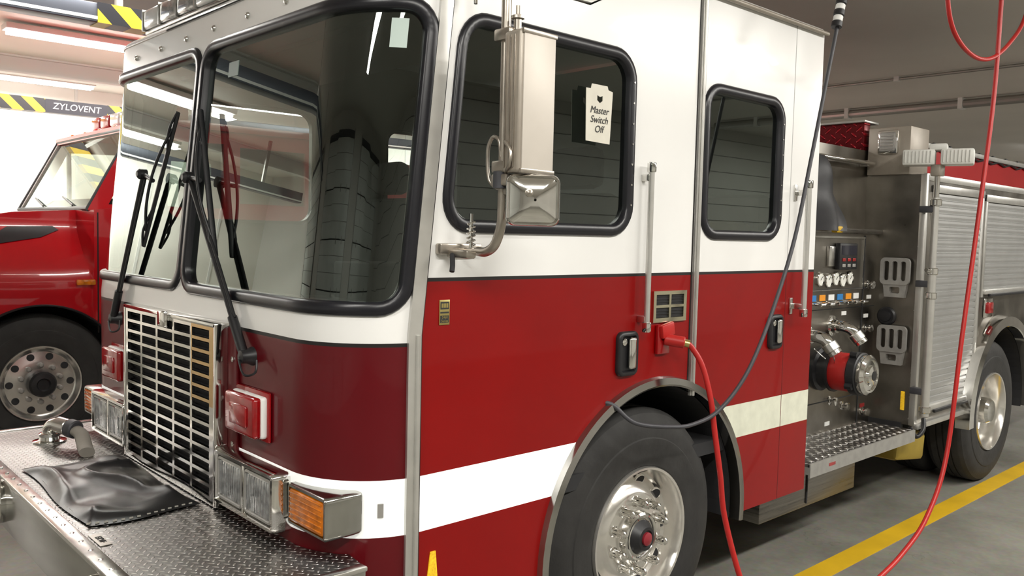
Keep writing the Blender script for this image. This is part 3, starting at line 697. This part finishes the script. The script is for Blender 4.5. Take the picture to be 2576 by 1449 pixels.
tube('mirror_cable_b',[(.22,.42,1.95),(.27,.39,1.97),(.275,.39,2.01),(.25,.39,2.04)],.006,M_pole,mir,8,6)

# ------- shore-power plug
box('plug_box',(0,1.455,1.295),(.018,1.535,1.415),M_redlens,truck,.006)
box('plug_lid',(.012,1.465,1.365),(.035,1.545,1.42),M_hose,truck,.006,rot=Matrix.Rotation(math.radians(12),3,'X'),piv=(.02,1.5,1.39))
cyl('plug_body',(.015,1.50,1.355),(.085,1.545,1.345),.024,M_hose,truck,20,bev=.004)
cyl('plug_collar',(.08,1.542,1.346),(.10,1.556,1.341),.016,M_gold,truck,16)

# ------- roof light bar
lb=empty('light_bar'); lb.parent=truck
box('base',(-2.0,.15,2.648),(-.42,.44,2.668),M_steel,lb,.006)
boxes('feet',[((-1.9,.24,2.62),(-1.8,.40,2.65)),((-.62,.24,2.62),(-.52,.40,2.65))],M_alu,lb)
M_cl=mat('clear_dome',(.75,.76,.76),.15,coat=.8,noise=.1,nscale=20)
for i in range(8):
    x0=-2.0+i*.1975; box('lens_%d'%i,(x0+.004,.14,2.668),(x0+.1935,.45,2.76),M_cl if i in(0,3,4,7) else (M_lens if i in (1,2) else M_redlens),lb,.016,seg=3)
boxes('lens_clamps',[((-2.0+i*.1975-.004,.137,2.665),(-2.0+i*.1975+.004,.453,2.763)) for i in range(9)],M_alu,lb)

# ------- cab interior
it=empty('cab_interior'); it.parent=truck
box('dashboard',(-2.34,.20,1.22),(-.10,.50,1.49),M_dark,it,.04)
box('engine_cover',(-1.62,.5,.86),(-.85,2.1,1.45),M_int,it,.06)
M_seat=mat('seat_fabric',(.045,.047,.05),.85,noise=.2)
for x in(-2.1,-.68):
    box('seat_cushion',(x,.95,1.05),(x+.48,1.42,1.20),M_seat,it,.05); box('seat_back',(x,1.36,1.15),(x+.48,1.52,1.95),M_seat,it,.06); box('seat_headrest',(x+.1,1.38,1.97),(x+.38,1.48,2.15),M_seat,it,.04)
for x in(-2.2,-1.6,-1.0,-.6): box('rear_seat_back',(x,2.5,1.15),(x+.42,2.68,2.0),M_seat,it,.06)
sw=[(-.44+.21*math.cos(a)*1,.66+.10*math.sin(a),1.56+.19*math.sin(a)) for a in [2*PI*i/24 for i in range(24)]]
tube('steering_wheel',sw,.014,M_black,it,8,2,cyc=True); cyl('steering_column',(-.44,.50,1.42),(-.44,.66,1.56),.03,M_black,it)
for a in(0,2.1,4.2): tube('spoke',[(-.44,.66,1.56),(-.44+.2*math.cos(a),.66+.10*math.sin(a),1.56+.19*math.sin(a))],.01,M_black,it,6,1)
boxes('clipboard_rack',[((-.86,.9,1.46),(-.5,.93,1.75)),((-1.4,.8,1.45),(-1.0,1.1,1.62))],M_int,it,.01)
box('hi_vis_vest',(-.5,2.3,1.72),(-.2,2.5,1.86),M_yel,it,.05)

# ------- pump panel / module
pm=empty('pump_module'); pm.parent=truck
PXX=-.33
box('pump_enclosure',(-2.09,2.86,.60),(PXX,4.17,1.82),M_steel2,pm)
box('pump_shelf',(-2.1,2.86,1.82),(PXX+.03,4.17,1.85),M_steel,pm,.004)
box('crosslay_enclosure',(-2.0,2.9,1.85),(-.42,4.17,2.36),M_steel2,pm)
boxes('panel_joints',[((PXX,3.985,.62),(PXX+.004,3.995,1.81)),((PXX,2.9,1.475),(PXX+.004,4.16,1.482)),((PXX,2.9,1.36),(PXX+.004,4.16,1.364)),((PXX,2.9,.80),(PXX+.004,4.16,.805))],M_dark,pm)
boxes('gauge_panel_edge',[((PXX,3.2,1.79),(PXX+.008,3.98,1.80)),((PXX,3.2,1.475),(PXX+.006,3.98,1.48)),((PXX,3.96,1.48),(PXX+.008,3.97,1.79))],M_alu,pm)
box('governor_box',(PXX,3.60,1.60),(PXX+.035,3.83,1.76),M_black,pm,.008); box('governor_display',(PXX+.035,3.62,1.69),(PXX+.037,3.81,1.745),mat('display',(.02,.02,.03),.1),pm)
for i in range(3):
    for j in range(2): box('governor_key',(PXX+.035,3.63+i*.065,1.615+j*.035),(PXX+.039,3.67+i*.065,1.635+j*.035),M_redlens if j else M_cast,pm,.002)
box('switch_box',(PXX,3.50,1.62),(PXX+.02,3.57,1.74),M_alu,pm,.004)
for i,y in enumerate((3.42,3.52,3.61,3.70,3.79)):
    lathe('gauge_%d'%i,(PXX,y,1.545-.01*(i%2)),(1,0,0),[(.043,0),(.043,.014),(.038,.018),(.036,.012),(0,.012)],[M_chrome,M_gauge],pm,24,[0,0,0,1])
    tube('gauge_needle',[(PXX+.0135,y,1.54),(PXX+.0135,y+.02,1.56)],.0015,M_ink,pm,5,1)
for i,y in enumerate((3.36,3.47,3.58,3.69,3.80,3.90)):
    box('label_%d'%i,(PXX,y-.035,1.415),(PXX+.003,y+.035,1.45),[M_blue,M_orange,M_whlab,M_blue,M_orange,M_whlab][i],pm)
    cyl('pull_rod',(PXX,y,1.40),(PXX+.06,y,1.40),.008,M_chrome,pm,10); cyl('pull_handle',(PXX+.06,y-.028,1.40),(PXX+.06,y+.028,1.40),.012,M_chrome,pm,10,bev=.003)
for y,z,m in((3.75,1.33,M_whlab),(4.05,1.30,M_whlab),(4.06,.72,M_redlens),(3.6,.66,M_whlab),(4.08,1.42,M_whlab)): box('label_small',(PXX,y-.03,z-.012),(PXX+.003,y+.03,z+.012),m,pm)
lathe('suction_inlet',(PXX,3.485,1.01),(1,0,0),[(.13,0),(.13,.02),(.11,.03),(.11,.08),(.125,.085),(.125,.10)],M_black,pm,40)
lathe('suction_adapter',(PXX+.09,3.485,1.01),(1,0,0),[(.108,0),(.112,.01),(.112,.11),(.108,.12)],M_hose,pm,40)
lathe('suction_collar',(PXX+.21,3.485,1.01),(1,0,0),[(.12,0),(.125,.006),(.125,.05),(.118,.056)],M_black,pm,40)
for k in range(4):
    a=k*PI/2+.5; c=Vector((PXX+.235,3.485+.128*math.cos(a),1.01+.128*math.sin(a))); lathe('rocker_lug',c-Vector((.02,0,0)),(1,0,0),[(.02,0),(.02,.04)],M_black,pm,12)
lathe('suction_cap',(PXX+.265,3.485,1.01),(1,0,0),[(.112,0),(.116,.008),(.116,.03),(.10,.045),(.09,.046),(.085,.038),(.06,.04),(.055,.055),(.03,.062),(0,.063)],M_chrome,pm,40)
lathe('suction_cap_mark',(PXX+.265+.0635,3.485,1.01),(1,0,0),[(.028,-.004),(.028,.001),(0,.0015)],M_black,pm,16)
def elbow(y,z,dy,sz=.034):
    lathe('outlet_flange',(PXX,y,z),(1,0,0),[(.062,0),(.062,.012),(.042,.016),(.042,.04)],M_chrome,pm,28)
    tube('outlet_elbow',[(PXX+.03,y,z),(PXX+.07,y,z),(PXX+.11,y+dy*.3,z-.012),(PXX+.14,y+dy*.6,z-.045)],sz,M_chrome,pm,20,6)
    cyl('outlet_collar',(PXX+.13,y+dy*.55,z-.035),(PXX+.16,y+dy*.8,z-.075),sz+.010,M_alu,pm,24,bev=.004)
    cyl('outlet_cap',(PXX+.16,y+dy*.8,z-.075),(PXX+.175,y+dy*.9,z-.095),sz+.006,M_chrome,pm,24,bev=.004)
elbow(3.30,1.22,.03); elbow(3.60,1.26,.05)
tube('cap_chain',[(PXX+.15,3.34,1.13),(PXX+.13,3.40,1.06),(PXX+.08,3.40,1.08),(PXX+.02,3.36,1.14)],.004,M_chrome,pm,6,6)
for y,z in((3.62,.80),(4.06,.68),(4.05,1.50),(4.05,1.22),(3.95,.90),(3.78,.75)):
    lathe('drain_valve',(PXX,y,z),(1,0,0),[(.028,0),(.028,.006),(.014,.01),(.014,.03),(.024,.032),(.024,.045),(0,.046)],M_chrome,pm,16)
cyl('crosslay_rail',(-.36,3.25,2.27),(-.36,4.12,2.27),.014,M_chrome,pm,12)
for y in(3.3,4.07): box('rail_foot',(-.42,y-.02,2.25),(-.36,y+.02,2.29),M_chrome,pm,.005)
V=[];F=[]; nu,nv=24,24
for j in range(nv+1):
    for i in range(nu+1):
        u=i/nu; v=j/nv; z=2.27-v*.44
        y=2.95+u*(.50+.10*math.sin(v*3.1)+.05*v)
        x=-.28+.04*math.sin(u*9+v*3)+.04*math.sin(v*6+u*2)+.05*v-.12*(1-v)**3
        V.append((x,y,z))
for j in range(nv):
    for i in range(nu): a=j*(nu+1)+i; F.append((a,a+1,a+nu+2,a+nu+1))
mesh_obj('hose_bed_tarp',V,F,M_tarp,pm,True,None,80)
box('tarp_strap',(-.27,3.42,1.82),(-.23,3.50,1.86),M_yel,pm,.01)
box('running_board_tread',(-.36,2.78,.60),(.0,4.08,.615),M_step,pm)
boxes('running_board_frame',[((-.005,2.78,.545),(.006,4.08,.618)),((-.36,2.78,.56),(.0,2.786,.6)),((-.36,4.07,.56),(.0,4.08,.6))],M_cast,pm)
for i in range(18):
    for j in range(5): lathe('tread_button',(-.32+.07*j,2.86+.068*i,.615),(0,0,1),[(.011,0),(.009,.004),(0,.004)],M_alu,pm,8)
box('under_step_box',(-.75,2.55,.31),(-.14,3.60,.555),M_steel,pm,.006)
boxes('under_step_box_trim',[((-.14,2.6,.50),(-.135,3.56,.51)),((-.14,3.02,.33),(-.134,3.03,.54))],M_dark,pm)
box('box_label_b',(-.001,2.98,.575),(.0075,3.05,.592),M_redlens,pm)
box('wheel_chock',(-.46,4.14,.36),(-.12,4.58,.55),M_yeld,pm,.03,rot=Matrix.Rotation(math.radians(-8),3,'X'),piv=(-.2,4.3,.47))
boxes('chock_bracket',[((-.46,4.16,.56),(-.12,4.20,.63)),((-.46,4.5,.56),(-.12,4.54,.63))],M_dark,pm)

# ------- rear body
bd=empty('rear_body'); bd.parent=truck
BX=-.045
AY,AZ2,AR2=5.62,.56,.62
ol=[(4.17,.62)]+[(y,z) for y,z in arcs(180-5.5,5.5,30,AR2,(AY,AZ2))]+[(8.3,.62),(8.3,2.2),(4.17,2.2)]
panel('body_side',ol,[],lambda s,z,o:(BX-o,s,z),[M_steel2],None,(),2.33,0,bd)
def shutter(name,y0,y1,z0,z1,x,low=None):
    V=[];F=[];n=int((z1-z0)/.042); prof=[]
    for i in range(n):
        z=z1-i*(z1-z0)/n; h=(z1-z0)/n
        prof+=[(x+.002,z),(x+.010,z-.006),(x+.011,z-h*.5),(x+.010,z-h+.006),(x+.002,z-h+.001)]
    for q,(xx,z) in enumerate(prof): V+=[(xx,y0,z),(xx,y1,z)]
    for i in range(len(prof)-1): F.append((2*i,2*i+2,2*i+3,2*i+1))
    mesh_obj(name,V,F,M_shut,bd,False)
    boxes(name+'_frame',[((x-.001,y0-.035,z0-.02),(x+.022,y0,z1+.05)),((x-.001,y1,z0-.02),(x+.022,y1+.035,z1+.05)),((x-.001,y0-.035,z1),(x+.024,y1+.035,z1+.05))],M_trim,bd,.004)
    box(name+'_bar',(x,y0,z0-.0),(x+.035,y1,z0+.035),M_trim,bd,.006)
    box(name+'_lift_bar',(x+.03,y0+.06,z0-.015),(x+.05,y1-.06,z0+.005),M_black,bd,.004)
shutter('roller_shutter',4.32,5.09,.70,2.09,BX)
shutter('roller_shutter_rear',5.20,6.45,1.42,2.07,BX)
shutter('roller_shutter_aft',6.55,7.9,.72,2.07,BX)
boxes('body_bottom_rail',[((BX-.02,4.17,.60),(BX+.03,4.97,.635)),((BX-.02,4.17,2.16),(BX+.006,8.3,2.205))],M_trim,bd,.004)
boxes('side_lamps',[((BX,5.3,1.28),(BX+.03,5.40,1.36))],M_redlens,bd,.008)
box('side_lamp_trim',(BX,5.27,1.25),(BX+.012,5.43,1.39),M_chrome,bd,.006)
ring_trim('rear_arch_trim',(AY,AZ2),.615,.70,-5,185,BX-.02,BX+.07,M_chrome,bd)
well('rear_wheel_well',(AY,AZ2),.612,BX,-.75,bd)
box('body_tail',(-2.38,8.3,.5),(BX,8.33,2.3),M_red,bd)
yF=4.17
def foldstep(cz):
    x0,x1=-.285,-.10; z0,z1=cz-.10,cz+.12
    slots=[rr(x0+.022+i*.053,x0+.022+i*.053+.034,z0+.075,z1-.022,.014) for i in range(3)]
    ol=rr(x0,x1,z0+.05,z1,.03)
    plate_y('folding_step',ol,slots,yF-.045,.02,[M_cast],bd)
    lo=[(x0+.03,z0-.03),(x1-.03,z0-.03),(x1-.015,z0+.07),(x0+.015,z0+.07)]
    plate_y('folding_step_bracket',lo,[rr(x0+.06,x1-.06,z0-.005,z0+.035,.01)],yF-.036,.034,[M_cast],bd)
foldstep(1.555); foldstep(1.125)
lathe('wall_socket',(-.245,yF,1.30),(0,-1,0),[(.06,0),(.06,.012),(.05,.02),(.035,.02),(.033,.03),(0,.032)],[M_black],bd,28)
for z in(.66,.8,.95,1.35,1.75,1.95,2.1): lathe('body_rivet',(-.075,yF,z),(0,-1,0),[(.008,0),(.005,.004),(0,.004)],M_alu,bd,8)
box('amber_side_marker',(BX-.085,yF-.01,.71),(BX-.06,yF,.83),M_refl,bd,.004)
box('body_corner_angle',(BX-.03,yF-.008,.62),(BX+.008,yF+.03,2.2),M_trim,bd,.004)
tube('door_stay_straps',[(BX+.03,4.25,.66),(BX+.05,4.2,.60),(BX+.03,4.15,.56),(BX,4.12,.62)],.014,M_black,bd,8,5)
lp=empty('flood_light_pole'); lp.parent=truck
px,py=.03,4.14
cyl('lower_tube',(px,py,.70),(px,py,1.60),.026,M_trim,lp,20); cyl('middle_tube',(px,py,1.55),(px,py,2.05),.021,M_trim,lp,20); cyl('upper_tube',(px,py,2.0),(px,py,2.22),.016,M_chrome,lp,16)
for z in(.74,1.45,1.60,2.02): cyl('collar',(px,py,z-.02),(px,py,z+.02),.034,M_chrome,lp,20,bev=.004)
for z in(.85,1.52,1.98): box('clamp',(px-.09,py-.02,z-.02),(px,py+.03,z+.02),M_cable,lp,.004)
tube('clamp_knob',[(px,py-.03,1.60),(px,py-.09,1.61)],.012,M_chrome,lp,10,2)
box('head_yoke',(px-.03,py-.04,2.18),(px+.03,py+.04,2.25),M_beige,lp,.008)
Rh=Matrix.Rotation(math.radians(18),3,'Z'); pvh=(px,py,2.3)
M_head=mat('lamp_head_white',(.66,.66,.62),.4,noise=.05)
for s in(-1,1):
    box('flood_head',(px+s*.105-.09,py-.07,2.245),(px+s*.105+.09,py+.07,2.34),M_head,lp,.012,rot=Rh,piv=pvh)
    boxes('flood_head_fins',[((px+s*.105-.075+i*.02,py-.075,2.26),(px+s*.105-.07+i*.02,py-.066,2.33)) for i in range(8)],M_head,lp,rot=Rh,piv=pvh)
box('flood_junction',(px-.05,py-.05,2.335),(px+.05,py+.05,2.375),M_head,lp,.01,rot=Rh,piv=pvh)
box('hose_bed_side',(-.40,4.3,2.2),(-.36,8.3,2.44),M_red2,bd)
box('hose_bed_cap',(-.43,4.3,2.44),(-.34,8.3,2.475),M_cast,bd,.004)
box('hose_bed_far_side',(-2.04,4.3,2.2),(-2.0,8.3,2.44),M_red2,bd)
box('hose_bed_cover',(-2.0,4.35,2.38),(-.40,8.3,2.46),M_tarp,bd)
box('upper_red_panel',(-2.0,4.12,2.36),(-.43,4.20,2.54),M_diared,bd,.004)
box('upper_red_panel_cap',(-2.0,4.10,2.54),(-.42,4.30,2.555),M_trim,bd,.003)
box('light_tower_box',(-.41,4.14,2.2),(-.14,4.42,2.50),M_beige,bd,.006)
box('perimeter_lamp_frame',(-.34,4.115,2.33),(-.21,4.14,2.48),M_chrome,bd,.01)
box('perimeter_lamp_lens',(-.325,4.108,2.345),(-.225,4.12,2.465),M_cast,bd,.008)
boxes('perimeter_lamp_ribs',[((-.315,4.104,2.36+i*.02),(-.235,4.11,2.366+i*.02)) for i in range(5)],M_chrome,bd)
for i in range(12): lathe('cap_bolt',(-.38,4.5+i*.3,2.475),(0,0,1),[(.02,0),(.016,.015),(0,.02)],M_black,bd,8)
tube('hose_bed_webbing',[(-.35,4.4+i*.15,2.43+(.012 if i%2 else -.012)) for i in range(25)],.008,M_black,bd,6,2)

# ================================================================== HOSES & CABLES (hang from the ceiling)
hs=empty('shore_power_cord')
tube('cord',[(.52,3.70,ZC),(.5,3.66,3.4),(.5,3.63,3.05),(.5,3.60,2.53),(.5,3.48,1.9),(.5,3.35,1.29),(.5,3.23,.69),(.5,3.02,.42),(.5,2.75,.30),(.5,2.47,.24),(.47,2.15,.14),(.42,1.90,.13),(.35,1.73,.24),(.30,1.675,.41),(.24,1.64,.65),(.22,1.63,.81),(.19,1.625,.98),(.17,1.615,1.12),(.135,1.60,1.25),(.10,1.572,1.325),(.085,1.548,1.345)],.0115,M_hose,hs,12,8)
box('ceiling_mount',(.47,3.62,ZC-.04),(.57,3.78,ZC),M_dark,hs,.005)
cl=empty('hanging_air_hose')
tube('hose',[(.5,2.84,ZC),(.5,2.86,3.3),(.5,2.91,2.98),(.5,2.98,2.82),(.5,3.13,2.735),(.5,3.35,2.705),(.5,3.57,2.745),(.5,3.80,2.86),(.5,4.0,3.02),(.5,4.15,3.3),(.5,4.2,ZC)],.011,M_hose,cl,12,8)
boxes('ceiling_hooks',[((.47,2.81,ZC-.03),(.53,2.87,ZC)),((.47,4.17,ZC-.03),(.53,4.23,ZC))],M_dark,cl,.004)
cb=empty('charging_cable')
tube('cable',[(.25,2.52,ZC),(.25,2.48,3.3),(.25,2.40,2.86),(.25,2.36,2.70),(.25,2.295,2.483),(.25,2.19,2.13),(.25,2.08,1.78),(.25,1.94,1.50),(.25,1.80,1.286),(.23,1.71,1.16),(.20,1.613,1.07),(.175,1.51,1.035),(.15,1.41,1.03),(.08,1.254,1.053),(.02,1.19,1.12),(-.02,1.16,1.13)],.0085,M_cable,cb,10,8)
dv=Vector((.0,-.05,-.16)).normalized()
p=Vector((.25,2.408,2.88))
for i in range(6):
    q=p+dv*.028; cyl('connector_%d'%i,p,q,.021 if i%2==0 else .024,(M_whlab if i%2==0 else M_black),cb,16,bev=.003); p=q
box('ceiling_bracket',(.22,2.48,ZC-.03),(.28,2.56,ZC),M_dark,cb,.004)

# ================================================================== SECOND TRUCK
t2=empty('fire_truck')
X2,W2=-5.1,2.4
def sm(t): t=max(0,min(1,t)); return t*t*(3-2*t)
def inset(y,z):
    k=1. if y<.80 else max(0,1-(y-.80)/.04)
    bulge=-.03*math.exp(-((y-.45)/.75)**2)*math.exp(-((z-1.2)/.25)**2)
    return k*(.34*sm((z-1.30)/.50)+bulge)
HC=(.45,.54); HR=.60
lower=[(-1.0,.62),(HC[0]-.595,.62)]+[(HC[0]+HR*math.cos(math.radians(a)),HC[1]+HR*math.sin(math.radians(a))) for a in range(168,11,-6)]+[(HC[0]+.595,.62),(2.9,.62),(2.9,1.90),(1.0,1.90),(.84,1.88),(.35,1.85),(.18,1.82),(-.3,1.70),(-.75,1.55),(-1.0,1.35)]
cu=[((-1.0,z),(2.9,z)) for z in(1.0,1.1,1.2,1.3,1.36,1.42,1.48,1.54,1.60,1.66,1.72,1.78,1.82)]+[((y,.62),(y,1.9)) for y in(-.8,-.5,-.2,.1,.35,.6,.80,.82,.84,.9)]
def m2(s,z,o):
    if o==0: return (X2-inset(s,z),s,z)
    return (X2-W2+inset(s,z),s,z)
panel('body_lower',lower,[],m2,[M_red2],None,cu,1.,0,t2,sharp=40)
ring_trim('wheel_arch_lip',HC,.59,.615,5,175,X2-.02,X2+.035,M_black,t2)
well('wheel_well',HC,.59,X2-.0,X2-.6,t2)
wheel(t2,X2+.0,HC[0],.53,'second',nm='front_wheel'); wheel(t2,X2-W2,HC[0],.53,'second',sg=-1,nm='front_wheel'); wheel(t2,X2,5.4,.53,'rear',nm='rear_wheel'); wheel(t2,X2-W2,5.4,.53,'rear',sg=-1,nm='rear_wheel')
plate_x('door_gap',[(.862,.9),(.872,.9),(.872,1.86),(.862,1.86)],[],X2+.002,.001,[M_line],t2)
vent=[(.08,1.60),(.30,1.735),(.62,1.745),(.66,1.715),(.52,1.655),(.20,1.60)]
xo=lambda s,z:X2-inset(s,z)
panel('hood_vent',vent,[],lambda s,z,o:(xo(s,z)+.012-o,s,z),[M_black],None,[((-.1,z),(.8,z)) for z in(1.64,1.67,1.70,1.73)],.012,0,t2)
box('side_marker',(xo(.77,1.30)-.01,.70,1.285),(xo(.77,1.30)+.02,.84,1.33),M_amber,t2,.01)
cs=[(.82,1.88),(1.17,2.55),(1.28,2.62),(2.9,2.64),(2.9,1.88)]
gx=X2-.10
wn=[(.98,1.93),(1.26,2.48),(1.95,2.50),(1.95,1.93)]
wn2=[(2.1,1.98),(2.1,2.48),(2.75,2.48),(2.75,1.98)]
for nm,x,mm in(('cab_side',gx,M_red2),('cab_side_far',X2-W2+.16,M_cast)):
    plate_x(nm,cs,[wn,wn2],x,.06,[mm],t2)
    plate_x(nm+'_glass',wn,[],x-.03,0,[M_glass2],t2); plate_x(nm+'_glass_rear',wn2,[],x-.03,0,[M_glass2],t2)
    boxes(nm+'_post',[((x-.055,1.26,1.93),(x+.004,1.29,2.49))],M_black,t2)
xa,xb=gx-.01,X2-W2+.11
mesh_obj('windshield',[(xa,.84,1.90),(xb,.84,1.90),(xb,1.19,2.56),(xa,1.19,2.56)],[(0,1,2,3)],M_glass2,t2)
tube('windshield_frame',[(xa,.83,1.89),(xb,.83,1.89),(xb,1.19,2.57),(xa,1.19,2.57)],.024,M_black,t2,8,1,smooth=False,cyc=True)
panel('roof',[(xb-.03,1.17),(xa+.03,1.17),(xa+.04,2.9),(xb-.04,2.9)],[],lambda s,y,o:(s,y,(2.56+.06*sm((y-1.17)/.3))+.05-o),[M_red2],None,[((xb-.1,y),(xa+.1,y)) for y in(1.22,1.27,1.32,1.37,1.45)],.06,0,t2)
box('cab_back',(X2-W2+.16,2.86,1.86),(gx,2.9,2.62),M_red2,t2)
box('dash',(X2-W2+.2,.92,1.84),(gx-.06,1.2,1.98),M_int,t2,.03)
tube('steering_wheel',[(X2-.55+.2*math.cos(a),1.3+.08*math.sin(a),2.03+.17*math.sin(a)) for a in [2*PI*i/20 for i in range(20)]],.013,M_black,t2,8,2,cyc=True)
for x in(X2-.8,X2-2.1): box('seat',(x,1.8,1.5),(x+.5,1.95,2.25),M_seat,t2,.05)
tube('wiper_left',[(X2-.5,.82,1.92),(X2-1.0,.88,2.0)],.008,M_black,t2,6,1); tube('wiper_right',[(X2-1.4,.82,1.92),(X2-1.9,.88,2.0)],.008,M_black,t2,6,1)
tube('mirror_arm',[(gx,1.3,2.5),(gx+.22,1.2,2.48),(gx+.24,1.2,2.15),(gx,1.3,2.0)],.012,M_black,t2,8,1,smooth=False); box('mirror_head',(gx+.14,1.2,2.18),(gx+.32,1.26,2.46),M_redlens,t2,.02)
box('light_bar_base',(X2-W2+.3,1.45,2.66),(X2-.4,1.75,2.70),M_whlab,t2,.01)
for i in range(6): box('light_bar_lens',(X2-W2+.32+i*.28,1.43,2.70),(X2-W2+.32+i*.28+.27,1.77,2.83),M_redlens if i in(0,1,4,5) else M_cl,t2,.03,seg=3)
for i in range(5): lathe('clearance_lamp',(X2-.35-i*.42,1.25,2.62),(0,0,1),[(.022,0),(.02,.02),(0,.028)],M_amber,t2,12)
box('front_grille',(X2-W2+.45,-1.03,.85),(X2-.45,-.99,1.35),M_chrome,t2,.01); boxes('front_grille_slots',[((X2-W2+.5,-1.04,.9+i*.07),(X2-.5,-1.029,.94+i*.07)) for i in range(6)],M_black,t2)
boxes('front_headlamps',[((X2-.42,-1.03,1.0),(X2-.12,-.98,1.25)),((X2-W2+.12,-1.03,1.0),(X2-W2+.42,-.98,1.25))],M_lens,t2,.02)
box('front_bumper',(X2-W2-.02,-1.35,.45),(X2+.02,-1.0,.75),M_bump,t2,.02)
box('box_body',(X2-W2,2.95,.62),(X2,8.6,2.45),M_red2,t2,.01)
boxes('box_shutters',[((X2,3.1,.75),(X2+.015,4.6,1.75)),((X2,6.3,.75),(X2+.015,8.2,1.75))],M_shut,t2)
box('box_stripe',(X2,3.0,1.88),(X2+.004,8.5,2.02),M_stripe2,t2)
box('chassis',(X2-1.6,-.9,.5),(X2-.8,8.4,.75),M_dark,t2)

# ================================================================== WORLD & CAMERA
w=bpy.data.worlds.new('world'); scene.world=w; w.use_nodes=True
w.node_tree.nodes['Background'].inputs[0].default_value=(.9,.92,1,1); w.node_tree.nodes['Background'].inputs[1].default_value=.15
cam=bpy.data.cameras.new('camera'); cam.sensor_width=36; cam.lens=36*2142/2576; cam.clip_start=.02
co=bpy.data.objects.new('camera',cam); col.objects.link(co)
cx=Vector((.6763,.7362,.02363)).normalized(); cz=Vector((.7339,-.6762,.06369)); cz=(cz-cx*cz.dot(cx)).normalized(); cy=cz.cross(cx)
co.matrix_world=Matrix(((cx.x,cy.x,cz.x,2.13),(cx.y,cy.y,cz.y,-1.30),(cx.z,cy.z,cz.z,1.77),(0,0,0,1)))
scene.camera=co
